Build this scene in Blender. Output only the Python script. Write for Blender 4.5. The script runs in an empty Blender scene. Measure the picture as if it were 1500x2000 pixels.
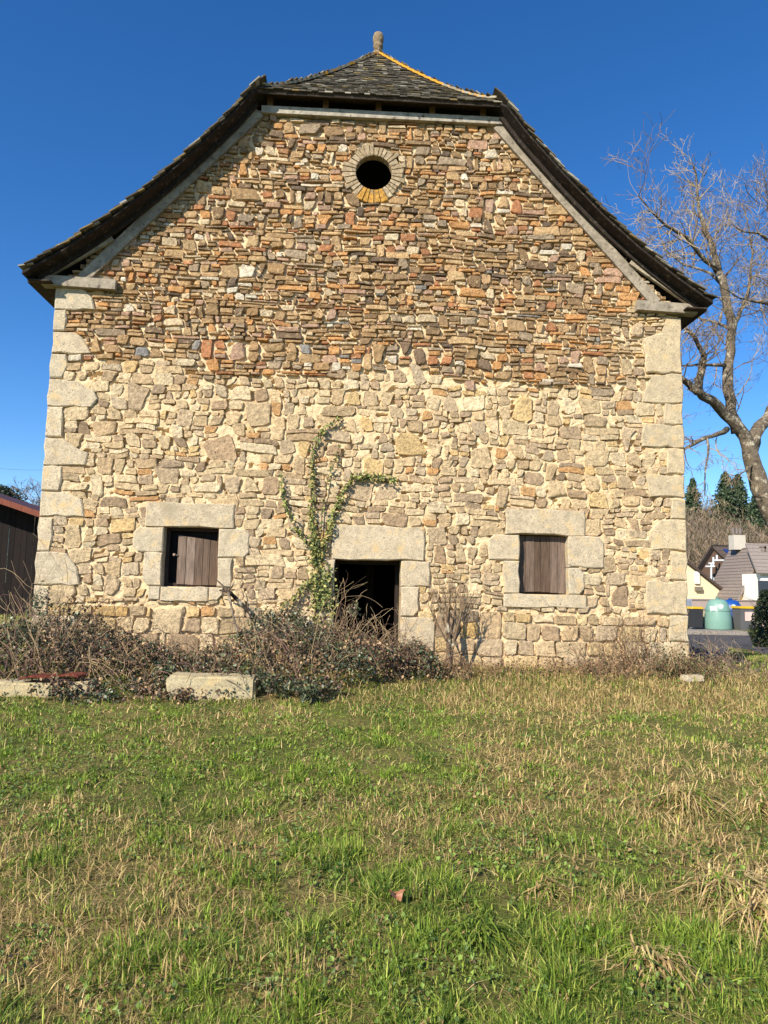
import bpy, bmesh, math, random
import numpy as np
from mathutils import Vector, Matrix
random.seed(7)
rng = np.random.default_rng(7)
SC = bpy.context.scene
COL = SC.collection

# ------------------------------------------------------------------ camera
F_PX = 1387.0                      # focal length in pixels of the 1500 x 2000 photograph
YAW, PITCH, ROLL = [math.radians(v) for v in (3.0476, 6.2212, 1.1821)]
CAM = np.array([-0.40, -11.75, 1.07])
_fw = np.array([math.sin(YAW)*math.cos(PITCH), math.cos(YAW)*math.cos(PITCH), math.sin(PITCH)])
_rt = np.array([math.cos(YAW), -math.sin(YAW), 0.0])
_up = np.cross(_rt, _fw)
RT = _rt*math.cos(ROLL) + _up*math.sin(ROLL)
UP = -_rt*math.sin(ROLL) + _up*math.cos(ROLL)
cam_data = bpy.data.cameras.new('camera')
cam_data.sensor_width = 36.0
cam_data.lens = F_PX/2000*36.0
cam_data.clip_end = 3000
cam = bpy.data.objects.new('camera', cam_data)
COL.objects.link(cam)
m = Matrix.Identity(4)
for i in range(3):
    m[i][0], m[i][1], m[i][2], m[i][3] = RT[i], UP[i], -_fw[i], CAM[i]
cam.matrix_world = m
SC.camera = cam

# ------------------------------------------------------------------ sky, sun, exposure
SUN_AZ, SUN_EL = math.radians(38), math.radians(33)      # left of the camera's back
S = Vector((-math.sin(SUN_AZ)*math.cos(SUN_EL), -math.cos(SUN_AZ)*math.cos(SUN_EL), math.sin(SUN_EL)))
world = bpy.data.worlds.new('World')
SC.world = world
world.use_nodes = True
wn = world.node_tree.nodes
bg = wn['Background']
sky = wn.new('ShaderNodeTexSky')
sky.sky_type = 'NISHITA'
sky.sun_disc = False
sky.sun_elevation = SUN_EL
sky.sun_rotation = math.atan2(S.x, S.y)
sky.altitude = 900
sky.air_density = 1.0
sky.dust_density = 0.1
sky.ozone_density = 4.0
hs = wn.new('ShaderNodeHueSaturation')
hs.inputs['Hue'].default_value = 0.506
hs.inputs['Saturation'].default_value = 1.26
world.node_tree.links.new(sky.outputs[0], hs.inputs['Color'])
world.node_tree.links.new(hs.outputs[0], bg.inputs[0])
bg.inputs[1].default_value = 0.122
sl = bpy.data.lights.new('sun', 'SUN')
sl.energy = 4.7
sl.angle = math.radians(0.53)
sl.color = (1.0, 0.91, 0.80)
so = bpy.data.objects.new('sun', sl)
so.rotation_euler = S.to_track_quat('Z', 'Y').to_euler()
so.location = S*60
COL.objects.link(so)
SC.view_settings.view_transform = 'Standard'
SC.view_settings.look = 'None'
SC.view_settings.exposure = 0.60
SC.view_settings.gamma = 1.0

# ------------------------------------------------------------------ helpers
def ray(px, py):
    return RT*((px-750)/F_PX) - UP*((py-1000)/F_PX) + _fw
def P(px, py, Y=0.0):
    d = ray(px, py)
    return CAM + d*((Y-CAM[1])/d[1])
def lin(r, g, b):
    f = lambda c: (c/255/12.92) if c/255 <= 0.04045 else ((c/255+0.055)/1.055)**2.4
    return (f(r), f(g), f(b))

def vnoise(x, y, seed=0):
    x = np.asarray(x, float); y = np.asarray(y, float)
    xi = np.floor(x).astype(np.int64); yi = np.floor(y).astype(np.int64)
    fx = x-xi; fy = y-yi
    fx = fx*fx*(3-2*fx); fy = fy*fy*(3-2*fy)
    def h(a, b):
        n = (a*374761393 + b*668265263 + seed*1442695041) & 0x7fffffff
        n = ((n ^ (n >> 13))*1274126177) & 0x7fffffff
        n = ((n ^ (n >> 16))*911382323) & 0x7fffffff
        return (n & 0xffff)/65535.0
    return (h(xi, yi)*(1-fx)+h(xi+1, yi)*fx)*(1-fy) + (h(xi, yi+1)*(1-fx)+h(xi+1, yi+1)*fx)*fy
def fbm(x, y, seed=0, o=4):
    s = 0; a = 0.5; t = 0
    for k in range(o):
        s = s + a*vnoise(np.asarray(x)*2**k, np.asarray(y)*2**k, seed+k*17); t += a; a *= .5
    return s/t
def sstep(a, b, x):
    t = np.clip((np.asarray(x, float)-a)/(b-a), 0, 1)
    return t*t*(3-2*t)

def hz(x, y):
    """height of the ground"""
    x = np.asarray(x, float); y = np.asarray(y, float)
    z = -0.55 + 0.17*sstep(-12, -2.6, y) + 0.22*sstep(-2.9, -0.3, y)
    z = z - 0.62*sstep(5.3, 7.0, x)*sstep(-0.5, 13, y)
    z = z - 0.06*sstep(2, 7, x)*sstep(-7, -2, y)
    z = z + 0.05*(fbm(x*.9, y*.9, 5)-.5)*sstep(30, 10, np.abs(y)) + 0.06*(fbm(x*2.3, y*2.3, 9, 3)-.5)*sstep(25, 5, np.abs(y))
    hill = 14*sstep(62, 150, y)*sstep(-30, 60, x)
    return z + hill
def G(px, py):
    """the point of the ground seen at that place of the photograph"""
    d = ray(px, py); t = 1.0
    while t < 400:
        p = CAM + d*t
        if p[2] <= float(hz(p[0], p[1])): return p
        t *= 1.004
    return p

def tag(o, label=None, cat=None, group=None, kind=None):
    if label: o['label'] = label
    if cat: o['category'] = cat
    if group: o['group'] = group
    if kind: o['kind'] = kind
    return o
def empty(name, loc=(0, 0, 0)):
    o = bpy.data.objects.new(name, None)
    o.location = loc
    o.empty_display_size = .2
    COL.objects.link(o)
    return o
def link(name, me, parent=None):
    o = bpy.data.objects.new(name, me)
    COL.objects.link(o)
    if parent is not None:
        o.parent = parent
        q = parent; off = Vector((0, 0, 0))
        while q is not None:
            off += q.location; q = q.parent
        o.location = -off           # meshes are written in world coordinates
    return o

class MB:
    def __init__(s): s.v = []; s.f = []; s.c = []; s.n = 0
    def add(s, v, f, col=(.5, .5, .5)):
        s.v.extend([tuple(map(float, p)) for p in v])
        s.f.extend([tuple(i+s.n for i in q) for q in f])
        s.c.extend([col]*len(f)); s.n += len(v)
    def box(s, c, h, col=(.5, .5, .5), M=None):
        c = np.array(c, float)
        v = [np.array([sx*h[0], sy*h[1], sz*h[2]]) for sz in (-1, 1) for sy in (-1, 1) for sx in (-1, 1)]
        if M is not None: v = [np.array(M @ Vector(p)) for p in v]
        s.add([c+p for p in v], [(0, 2, 3, 1), (4, 5, 7, 6), (0, 1, 5, 4), (2, 6, 7, 3), (0, 4, 6, 2), (1, 3, 7, 5)], col)
    def beam(s, a, b, w, h, col=(.5, .5, .5), up=(0, 0, 1)):
        """box from a to b, w across, h along up"""
        a = np.array(a, float); b = np.array(b, float); d = b-a; L = np.linalg.norm(d); d /= L
        u = np.array(up, float); r = np.cross(d, u); r /= np.linalg.norm(r); u = np.cross(r, d)
        v = [p + r*i*w/2 + u*j*h/2 for p in (a, b) for j in (-1, 1) for i in (-1, 1)]
        s.add(v, [(0, 2, 3, 1), (4, 5, 7, 6), (0, 1, 5, 4), (2, 6, 7, 3), (0, 4, 6, 2), (1, 3, 7, 5)], col)
    def tube(s, pts, rad, n=6, col=(.5, .5, .5), cap=True):
        pts = np.array(pts, float); k = len(pts)
        base = s.n; ref = np.array([0.31, 0.2, 0.93])
        vs = []
        for i in range(k):
            d = pts[min(i+1, k-1)]-pts[max(i-1, 0)]; d = d/(np.linalg.norm(d)+1e-9)
            r = np.cross(d, ref); r /= np.linalg.norm(r)+1e-9; u = np.cross(r, d)
            for j in range(n):
                a = 2*math.pi*j/n
                vs.append(pts[i] + (r*math.cos(a)+u*math.sin(a))*rad[i])
        fs = [(i*n+j, i*n+(j+1) % n, (i+1)*n+(j+1) % n, (i+1)*n+j) for i in range(k-1) for j in range(n)]
        if cap: fs += [tuple(range(n))[::-1], tuple((k-1)*n+j for j in range(n))]
        s.add(vs, fs, col)
    def lathe(s, c, prof, n=20, col=(.5, .5, .5), sq=1.0):
        vs = []; k = len(prof)
        for r, z in prof:
            for j in range(n):
                a = 2*math.pi*j/n
                vs.append((c[0]+r*math.cos(a), c[1]+r*math.sin(a)*sq, c[2]+z))
        fs = [(i*n+j, i*n+(j+1) % n, (i+1)*n+(j+1) % n, (i+1)*n+j) for i in range(k-1) for j in range(n)]
        fs += [tuple(range(n))[::-1], tuple((k-1)*n+j for j in range(n))]
        s.add(vs, fs, col)
    def prism(s, poly, y0, y1, col=(.5, .5, .5), bev=0.0):
        """polygon in x,z (counter-clockwise seen from the camera, -y) extruded from y0 (front) to y1 (back), front edge bevelled"""
        poly = [np.array(p, float) for p in poly]; n = len(poly); c = sum(poly)/n
        vs = []
        if bev > 0:
            for p in poly:
                d = c-p; q = p + d/np.linalg.norm(d)*bev*1.3
                vs.append((q[0], y0, q[1]))
            for p in poly: vs.append((p[0], y0+bev, p[1]))
        else:
            for p in poly: vs.append((p[0], y0, p[1]))
        for p in poly: vs.append((p[0], y1, p[1]))
        L = len(vs)//n
        fs = [tuple(range(n)), tuple((L-1)*n+j for j in range(n))[::-1]]
        for i in range(L-1):
            fs += [(i*n+(j+1) % n, i*n+j, (i+1)*n+j, (i+1)*n+(j+1) % n) for j in range(n)]
        s.add(vs, fs, col)
    def mesh(s, name, mat, smooth=False):
        me = bpy.data.meshes.new(name)
        me.from_pydata(s.v, [], s.f)
        at = me.color_attributes.new('Col', 'FLOAT_COLOR', 'CORNER')
        cnt = np.array([len(q) for q in s.f]); cc = np.ones((len(s.c), 4)); cc[:, :3] = np.array(s.c)
        at.data.foreach_set('color', np.repeat(cc, cnt, axis=0).ravel())
        me.materials.append(mat)
        if smooth: me.polygons.foreach_set('use_smooth', [True]*len(me.polygons))
        me.update()
        return me
    def build(s, name, mat, parent=None, smooth=False):
        return link(name, s.mesh(name, mat, smooth), parent)

def np_mesh(name, V, Fc, C, mat, parent=None, smooth=False):
    """big mesh from arrays; Fc (n,k) faces all of k corners, C (n,3) colour of each face"""
    me = bpy.data.meshes.new(name)
    n, k = Fc.shape
    me.vertices.add(len(V)); me.vertices.foreach_set('co', np.asarray(V, np.float32).ravel())
    me.loops.add(n*k); me.loops.foreach_set('vertex_index', Fc.astype(np.int32).ravel())
    me.polygons.add(n)
    me.polygons.foreach_set('loop_start', (np.arange(n)*k).astype(np.int32))
    me.polygons.foreach_set('loop_total', np.full(n, k, np.int32))
    me.update(calc_edges=True)
    if C is not None:
        at = me.color_attributes.new('Col', 'FLOAT_COLOR', 'CORNER')
        cc = np.ones((n, 4), np.float32); cc[:, :3] = C
        at.data.foreach_set('color', np.repeat(cc, k, axis=0).ravel())
    me.polygons.foreach_set('use_smooth', np.full(n, smooth))
    me.materials.append(mat)
    me.validate()
    return link(name, me, parent)

# ------------------------------------------------------------------ materials
def new_mat(name, rough=.9):
    mt = bpy.data.materials.new(name); mt.use_nodes = True
    nt = mt.node_tree; b = nt.nodes['Principled BSDF']
    b.inputs['Roughness'].default_value = rough
    b.inputs['Specular IOR Level'].default_value = 0.25
    return mt, nt, b
def nz(nt, scale, detail=5, rough=.6, vec=None, stretch=None):
    n = nt.nodes.new('ShaderNodeTexNoise')
    n.inputs['Scale'].default_value = scale; n.inputs['Detail'].default_value = detail; n.inputs['Roughness'].default_value = rough
    if vec is None:
        tc = nt.nodes.new('ShaderNodeNewGeometry'); vec = tc.outputs['Position']
    if stretch:
        mp = nt.nodes.new('ShaderNodeMapping'); mp.inputs['Scale'].default_value = stretch
        nt.links.new(vec, mp.inputs[0]); vec = mp.outputs[0]
    nt.links.new(vec, n.inputs['Vector'])
    return n.outputs['Fac']
def ramp(nt, fac, stops):
    r = nt.nodes.new('ShaderNodeValToRGB'); nt.links.new(fac, r.inputs[0])
    while len(r.color_ramp.elements) < len(stops): r.color_ramp.elements.new(.5)
    for e, (p, c) in zip(r.color_ramp.elements, stops):
        e.position = p; e.color = (*c, 1) if len(c) == 3 else c
    return r.outputs[0]
def mix(nt, a, b, fac, mode='MIX'):
    x = nt.nodes.new('ShaderNodeMix'); x.data_type = 'RGBA'; x.blend_type = mode
    for s, v in ((x.inputs[0], fac), (x.inputs[6], a), (x.inputs[7], b)):
        if hasattr(v, 'is_linked') or hasattr(v, 'links'): nt.links.new(v, s)
        elif isinstance(v, (int, float)): s.default_value = v
        else: s.default_value = (*v, 1)
    return x.outputs[2]
def attr(nt):
    a = nt.nodes.new('ShaderNodeAttribute'); a.attribute_name = 'Col'
    return a.outputs['Color']
def bump(nt, b, fac, strength, dist):
    n = nt.nodes.new('ShaderNodeBump'); n.inputs['Strength'].default_value = strength; n.inputs['Distance'].default_value = dist
    nt.links.new(fac, n.inputs['Height']); nt.links.new(n.outputs[0], b.inputs['Normal'])
g = lambda v: (v, v, v)

def attr_mat(name, rough=.9, var=.35, scale=14, bstr=.6, bdist=.01, bscale=40, stretch=None, spots=None):
    mt, nt, b = new_mat(name, rough)
    n1 = nz(nt, scale, 6, .65, stretch=stretch)
    c = mix(nt, attr(nt), ramp(nt, n1, [(.25, g(1-var)), (.75, g(1+var*.6))]), 1.0, 'MULTIPLY')
    if spots:
        for sc, col, lo, hi in spots:
            c = mix(nt, c, col, ramp(nt, nz(nt, sc, 4, .6), [(lo, g(0)), (hi, g(1))]))
    nt.links.new(c, b.inputs['Base Color'])
    if bstr: bump(nt, b, nz(nt, bscale, 6, .7, stretch=stretch), bstr, bdist)
    return mt

M = {}
M['stone'] = attr_mat('rubble', .93, .55, 17, 1.0, .03, 22, spots=[(26, lin(96, 80, 60), .58, .72), (11, lin(200, 176, 132), .60, .74), (5, lin(150, 128, 96), .60, .75)])
M['granite'] = attr_mat('granite', .9, .34, 10, .9, .014, 34, spots=[(14, lin(132, 122, 100), .60, .74), (34, lin(160, 146, 120), .54, .68), (90, lin(120, 112, 98), .56, .66), (5, lin(206, 176, 122), .54, .74), (3.2, lin(166, 152, 124), .56, .72)])
M['wood'] = attr_mat('weathered_wood', .85, .6, 5, .7, .008, 9, stretch=(9, 9, .8), spots=None)
M['beam'] = attr_mat('grey_timber', .85, .5, 7, .9, .012, 18, spots=[(12, lin(92, 82, 70), .56, .70)])
M['slate'] = attr_mat('slate', .8, .35, 9, .5, .006, 45, spots=[(16, lin(190, 185, 165), .64, .74)])
M['lichen'] = attr_mat('lichen_slate', .95, .3, 14, .6, .01, 50, spots=[(9, lin(206, 150, 50), .50, .62)])
M['leaf'] = attr_mat('leaf', .55, .2, 30, 0)
M['leaf'].node_tree.nodes['Principled BSDF'].inputs['Specular IOR Level'].default_value = .4
M['bark'] = attr_mat('bark', .9, .6, 7, 1.0, .06, 11, spots=[(6, lin(196, 186, 160), .55, .68)])
M['twig'] = attr_mat('twig', .9, .3, 8, 0)
M['plain'] = attr_mat('painted', .6, .08, 3, 0)
M['render'] = attr_mat('house_render', .9, .08, 2, .2, .004, 60)
M['plastic'] = attr_mat('plastic', .38, .06, 3, 0)
M['stone_dry'] = M['stone']
# mortar
mt, nt, b = new_mat('mortar', .95)
c = ramp(nt, nz(nt, 3.2, 6, .65), [(.28, lin(197, 170, 129)), (.5, lin(219, 194, 151)), (.75, lin(231, 209, 168))])
c = mix(nt, c, lin(164, 138, 98), ramp(nt, nz(nt, 26, 5, .7), [(.54, g(0)), (.72, g(.8))]))
nt.links.new(c, b.inputs['Base Color'])
bump(nt, b, nz(nt, 45, 6, .75), .8, .012)
M['mortar'] = mt
# near-black interior: the shade inside the barn is put into the colour
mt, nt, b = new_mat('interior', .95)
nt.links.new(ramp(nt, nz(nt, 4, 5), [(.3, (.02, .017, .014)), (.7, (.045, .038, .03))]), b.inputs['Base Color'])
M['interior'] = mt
# ground
mt, nt, b = new_mat('ground', .95)
n1 = nz(nt, .9, 6, .6)
c = ramp(nt, n1, [(.32, lin(94, 104, 42)), (.5, lin(108, 110, 50)), (.68, lin(146, 128, 80))])
c = mix(nt, c, lin(66, 56, 36), ramp(nt, nz(nt, 24, 6, .7), [(.50, g(0)), (.66, g(.8))]))
nt.links.new(c, b.inputs['Base Color'])
bump(nt, b, nz(nt, 16, 6, .7), 1, .05)
M['ground'] = mt
mt, nt, b = new_mat('asphalt', .9)
c = ramp(nt, nz(nt, 1.4, 6, .6), [(.3, lin(74, 70, 66)), (.7, lin(98, 92, 86))])
c = mix(nt, c, lin(88, 84, 78), ramp(nt, nz(nt, 40, 4, .6), [(.5, g(0)), (.7, g(.6))]))
nt.links.new(c, b.inputs['Base Color']); bump(nt, b, nz(nt, 60, 4), .5, .01)
M['asphalt'] = mt

# ------------------------------------------------------------------ ground and road
def grid_axis(lo, hi, fine_lo, fine_hi, fine, grow=1.18):
    a = list(np.arange(fine_lo, fine_hi+1e-6, fine))
    s = fine; x = fine_hi
    while x < hi: s *= grow; x += s; a.append(min(x, hi))
    s = fine; x = fine_lo; pre = []
    while x > lo: s *= grow; x -= s; pre.append(max(x, lo))
    return np.array(pre[::-1]+a)
gx = grid_axis(-900, 900, -9, 12, .14); gy = grid_axis(-400, 1200, -11.5, 6, .14)
XX, YY = np.meshgrid(gx, gy)
ZZ = hz(XX, YY)
nx, ny = len(gx), len(gy)
idx = np.arange(nx*ny).reshape(ny, nx)
Fq = np.stack([idx[:-1, :-1], idx[:-1, 1:], idx[1:, 1:], idx[1:, :-1]], -1).reshape(-1, 4)
o = np_mesh('ground', np.stack([XX, YY, ZZ], -1).reshape(-1, 3), Fq, None, M['ground'], None, True)
tag(o, 'rough meadow ground rising to the barn', None, None, 'structure')

def sheet(name, pts, mat, lift, step=.8, col=None):
    """a sheet that follows the ground inside the polygon pts (x,y)"""
    bm = bmesh.new()
    vs = [bm.verts.new((p[0], p[1], 0)) for p in pts]
    bm.faces.new(vs)
    xs = [p[0] for p in pts]; ys = [p[1] for p in pts]
    for ax, lo, hi in (((1, 0, 0), min(xs), max(xs)), ((0, 1, 0), min(ys), max(ys))):
        t = lo+step
        while t < hi:
            bmesh.ops.bisect_plane(bm, geom=bm.verts[:]+bm.edges[:]+bm.faces[:], plane_co=(ax[0]*t, ax[1]*t, 0), plane_no=ax)
            t += step
    for v in bm.verts: v.co.z = float(hz(v.co.x, v.co.y))+lift
    me = bpy.data.meshes.new(name); bm.normal_update()
    for f_ in bm.faces:
        if f_.normal.z < 0: f_.normal_flip()
    bm.to_mesh(me); bm.free(); me.materials.append(mat)
    for p in me.polygons: p.use_smooth = True
    return link(name, me)
road = sheet('road', [(6.4, 3.4), (9.0, 1.6), (13, -0.2), (30, -6.5), (32, -2.5), (14, 4.2), (13.0, 8.0), (16, 14), (40, 16), (42, 23.0), (6, 23.0), (5.8, 9)], M['asphalt'], .03)
tag(road, 'grey asphalt lane passing the right side of the barn', None, None, 'structure')

# ------------------------------------------------------------------ barn: layout of the front (x, z on the plane y = 0)
WX0, WX1 = -5.35, 5.36
# verge profile: distance from the centre line, height of the slate surface
PROF = [(5.75, 6.11), (5.17, 6.50), (4.50, 7.02), (3.90, 7.55), (3.20, 8.27), (2.51, 9.05), (2.10, 9.60)]
APEX_Y, APEX_Z = 1.75, 12.02
def prof_z(x):
    x = abs(x)
    if x >= 2.10:
        xs = [p[0] for p in PROF][::-1]; zs = [p[1] for p in PROF][::-1]
        return float(np.interp(x, xs, zs))
    return 9.60 + (APEX_Z-9.60)*(1-x/2.10)**1.12
def hip_y(z):
    t = min(max((z-9.60)/(APEX_Z-9.60), 0), 1)
    return -.32 + (APEX_Y+.32)*t**.80
def wpoly(pts): return [tuple(P(x, y)[[0, 2]]) for x, y in pts]
def rnd_edge(poly, n=3, amp=.012):
    """roughens the outline of a block of stone"""
    out = []
    for i in range(len(poly)):
        a = np.array(poly[i]); b2 = np.array(poly[(i+1) % len(poly)])
        L = np.linalg.norm(b2-a); k = max(1, min(n, int(L/.14)))
        d = (b2-a)/max(L, 1e-6); nrm = np.array([-d[1], d[0]])
        for j in range(k):
            q = a+(b2-a)*j/k
            if j: q = q + nrm*random.uniform(-amp, amp)
            out.append(tuple(q))
    return out
LX, RX = WX0-.01, WX1+.01
def corner_left(pts):
    return [(LX, z) if x < WX0+.12 else (x, z) for x, z in wpoly(pts)]
def corner_right(pts):
    return [(RX, z) if x > WX1-.12 else (x, z) for x, z in wpoly(pts)]
# outlines run counter-clockwise seen from the front: bottom left, bottom right, top right, top left
QL = [[(109, 605), (186, 606), (181, 583), (165, 565), (112, 563)],
      [(106, 647), (128, 647), (132, 625), (130, 607), (109, 607)],
      [(104, 690), (178, 691), (166, 665), (150, 650), (106, 649)],
      [(100, 739), (122, 738), (134, 715), (130, 693), (104, 692)],
      [(97, 793), (180, 796), (192, 780), (184, 764), (150, 745), (100, 741)],
      [(93, 853), (122, 854), (124, 796), (97, 795)],
      [(90, 909), (168, 909), (174, 885), (140, 869), (125, 857), (93, 855)],
      [(84, 958), (116, 959), (122, 940), (122, 912), (88, 911)],
      [(79, 1008), (166, 1009), (161, 976), (131, 962), (84, 960)],
      [(73, 1076), (97, 1076), (104, 1050), (104, 1012), (79, 1010)],
      [(70, 1141), (156, 1142), (152, 1110), (131, 1081), (73, 1078)],
      [(66, 1200), (94, 1201), (96, 1145), (69, 1143)],
      [(60, 1330), (150, 1332), (148, 1204), (66, 1202)]]
QR = [[(1262, 728), (1330, 730), (1328, 622), (1300, 622), (1292, 650), (1256, 662)],
      [(1252, 786), (1331, 787), (1330, 732), (1270, 733)],
      [(1294, 828), (1332, 829), (1331, 789), (1298, 788)],
      [(1254, 872), (1333, 875), (1332, 831), (1256, 829)],
      [(1302, 925), (1334, 927), (1333, 878), (1300, 876)],
      [(1268, 971), (1336, 973), (1335, 929), (1260, 927)],
      [(1310, 1013), (1337, 1014), (1336, 975), (1312, 975)],
      [(1272, 1075), (1339, 1077), (1338, 1016), (1290, 1016), (1266, 1040)],
      [(1306, 1132), (1340, 1134), (1339, 1079), (1308, 1079)],
      [(1264, 1198), (1342, 1201), (1340, 1136), (1262, 1135)],
      [(1306, 1252), (1344, 1254), (1342, 1203), (1308, 1202)],
      [(1270, 1345), (1346, 1347), (1344, 1256), (1268, 1254)]]
# openings (world x0, x1, z0, z1)
WIN_L = (-3.365, -2.475, 1.055, 2.015)
WIN_R = (2.50, 3.335, 1.05, 2.035)
DOOR = (-.565, .53, -.30, 1.555)
OCU = (-.075, 8.325, .315)
def bl(x0, z0, x1, z1, cut=()):
    """block given as a rectangle; cut = corners chipped off: bl, br, tr, tl"""
    k = .09; o_ = []
    for nme, x, z, sx, sz in (('bl', x0, z0, 1, 1), ('br', x1, z0, -1, 1), ('tr', x1, z1, -1, -1), ('tl', x0, z1, 1, -1)):
        if nme in cut:
            e = [(x, z+sz*k), (x+sx*k*.9, z)]
            if nme in ('br', 'tl'): e = e[::-1]
            o_ += e
        else: o_.append((x, z))
    return o_
def px(x, y): 
    q = P(x, y); return q[0], q[2]
wl, wr, dr = WIN_L, WIN_R, DOOR
BL = {'win_l': [('lintel', bl(px(285, 0)[0] if 0 else -3.67, wl[3], -2.23, 2.41)),
                ('jamb_stone', bl(-3.85, 1.60, wl[0], wl[3]-.012, ('bl', 'tl'))), ('jamb_stone', bl(-3.66, wl[2]-.0, wl[0], 1.588, ('bl',))),
                ('jamb_stone', bl(wl[1], 1.535, -1.97, wl[3]-.012, ('br', 'tr'))), ('jamb_stone', bl(wl[1], wl[2], -2.24, 1.523)),
                ('sill', bl(-3.56, .83, -3.375, wl[2]-.012)), ('sill', bl(-3.363, .82, -2.60, wl[2]-.012)), ('sill', bl(-2.588, .835, -2.37, wl[2]-.012, ('br',)))],
      'win_r': [('lintel', bl(2.265, wr[3], 3.62, 2.46)),
                ('jamb_stone', bl(1.99, 1.60, wr[0], wr[3]-.012, ('tl',))), ('jamb_stone', bl(2.24, wr[2], wr[0], 1.588)),
                ('jamb_stone', bl(wr[1], 1.505, 3.94, wr[3]-.012, ('tr',))), ('jamb_stone', bl(wr[1], wr[2], 3.60, 1.493, ('tr', 'br'))),
                ('sill', bl(2.24, .83, 3.64, wr[2]-.012))],
      'door': [('lintel', bl(-.62, dr[3], .905, 2.11, ('tr',))),
               ('jamb_stone', bl(dr[1], 1.13, 1.0, dr[3]-.012, ())), ('jamb_stone', bl(dr[1], .64, .83, 1.118, ('br',))),
               ('jamb_stone', bl(dr[1], -.32, 1.10, .628, ('tr',))), ('jamb_stone', bl(-.745, 1.08, dr[0], dr[3]-.012)),
               ('jamb_stone', bl(-.86, .60, dr[0], 1.068, ('bl',))), ('jamb_stone', bl(-1.04, -.32, dr[0], .588, ('tl',)))]}

# ------------------------------------------------------------------ barn: wall core with its openings
barn = empty('stone_barn', (0, 0, 0))
tag(barn, 'tall rubble stone barn with half-hipped slate roof and round gable opening', 'barn')
def zone(z, x=0):
    """0 base courses, 1 pale flush masonry, 2 brown upper gable"""
    e = 4.66 + .10*math.sin(x*1.3+1) + .07*math.sin(x*3.1)
    if z > e: return 2
    return 0 if z < .82 else 1
front = [(WX0+.02, -.9), (WX1-.02, -.9), (WX1-.02, 6.02), (2.10, 9.30), (-2.10, 9.30), (WX0+.02, 6.02)]
cu = bpy.data.curves.new('core', 'CURVE'); cu.dimensions = '2D'; cu.fill_mode = 'BOTH'; cu.extrude = .29
def spl(pts):
    s = cu.splines.new('POLY'); s.points.add(len(pts)-1)
    for q, p in zip(s.points, pts): q.co = (p[0], p[1], 0, 1)
    s.use_cyclic_u = True
spl(front)
for w_ in (WIN_L, WIN_R, DOOR):
    e = .008
    spl([(w_[0]-e, w_[2]-e), (w_[0]-e, w_[3]+e), (w_[1]+e, w_[3]+e), (w_[1]+e, w_[2]-e)])
spl([(OCU[0]+(OCU[2]+.42)*math.cos(-a), OCU[1]+(OCU[2]+.42)*math.sin(-a)) for a in np.linspace(0, 2*math.pi, 33)[:-1]])
co = bpy.data.objects.new('core', cu); COL.objects.link(co)
co.rotation_euler = (math.pi/2, 0, 0)
bpy.context.view_layer.update()
me = bpy.data.meshes.new_from_object(co.evaluated_get(bpy.context.evaluated_depsgraph_get()))
me.transform(Matrix.Translation((0, .37, 0)) @ Matrix.Rotation(math.pi/2, 4, 'X'))
bpy.data.objects.remove(co)
# side and back walls, closed box
BACK = 11.0
bm = bmesh.new(); bm.from_mesh(me)
def bbox(bm, x0, x1, y0, y1, z0, z1):
    r = bmesh.ops.create_cube(bm, size=1.0)
    for v in r['verts']:
        v.co = Vector(((x0+x1)/2+v.co.x*(x1-x0), (y0+y1)/2+v.co.y*(y1-y0), (z0+z1)/2+v.co.z*(z1-z0)))
bbox(bm, WX0+.02, WX0+.6, .665, BACK, -.9, 6.0)
bbox(bm, WX1-.6, WX1-.02, .665, BACK, -.9, 6.0)
bm.to_mesh(me); bm.free()
me.materials.clear(); me.materials.append(M['mortar'])
me.name = 'wall'
wall = link('wall', me, barn)
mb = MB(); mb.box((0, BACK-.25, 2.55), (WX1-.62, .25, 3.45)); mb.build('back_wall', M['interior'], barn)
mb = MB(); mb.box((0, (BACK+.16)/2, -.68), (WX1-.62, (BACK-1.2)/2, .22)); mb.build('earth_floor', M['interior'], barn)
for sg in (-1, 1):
    mb = MB(); mb.box((sg*(WX1-.66), (BACK+.16)/2, 2.6), (.04, (BACK-1.2)/2, 3.0)); mb.build('inner_shade_lining', M['interior'], barn)  # near-black sheets added over the side walls to keep the doorway dark

# uneven mortar face
c_ = .026
ax = np.arange(WX0+.005, WX1-.004, c_); az = np.arange(-.7, 9.32, c_)
AX, AZ = np.meshgrid(ax, az)
def inside_front(x, z):
    return (z < 6.02) | (np.abs(x) < 5.34-(z-6.02)*(5.34-2.12)/(9.30-6.02))
disp = (fbm(AX*3, AZ*4.5, 31, 4)-.5)*.050 + (fbm(AX*14, AZ*20, 41, 3)-.5)*.030
pit = fbm(AX*9, AZ*13, 77, 2); disp = disp - np.where(pit > .66, np.minimum((pit-.66)*1.3, .075), 0)
ez = 4.66+.10*np.sin(AX*1.3+1)+.07*np.sin(AX*3.1)
lvl = .0155-.0125*sstep(-.35, .35, AZ-ez)-.016*sstep(.95, .7, AZ)
lvl = lvl + .006*sstep(3.2, 5.2, AX)*(AZ < 6.6)
Yd = -(lvl+disp)
cx_ = (AX[:-1, :-1]+AX[1:, 1:])/2; cz_ = (AZ[:-1, :-1]+AZ[1:, 1:])/2
ok = inside_front(cx_, cz_)
for w_ in (WIN_L, WIN_R, DOOR):
    ok &= ~((cx_ > w_[0]-.03) & (cx_ < w_[1]+.03) & (cz_ > w_[2]-.03) & (cz_ < w_[3]+.03))
ok &= ((cx_-OCU[0])**2+(cz_-OCU[1])**2) > (OCU[2]+.04)**2
idx = np.arange(AX.size).reshape(AX.shape)
Fq = np.stack([idx[:-1, :-1], idx[:-1, 1:], idx[1:, 1:], idx[1:, :-1]], -1)[ok]
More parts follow.
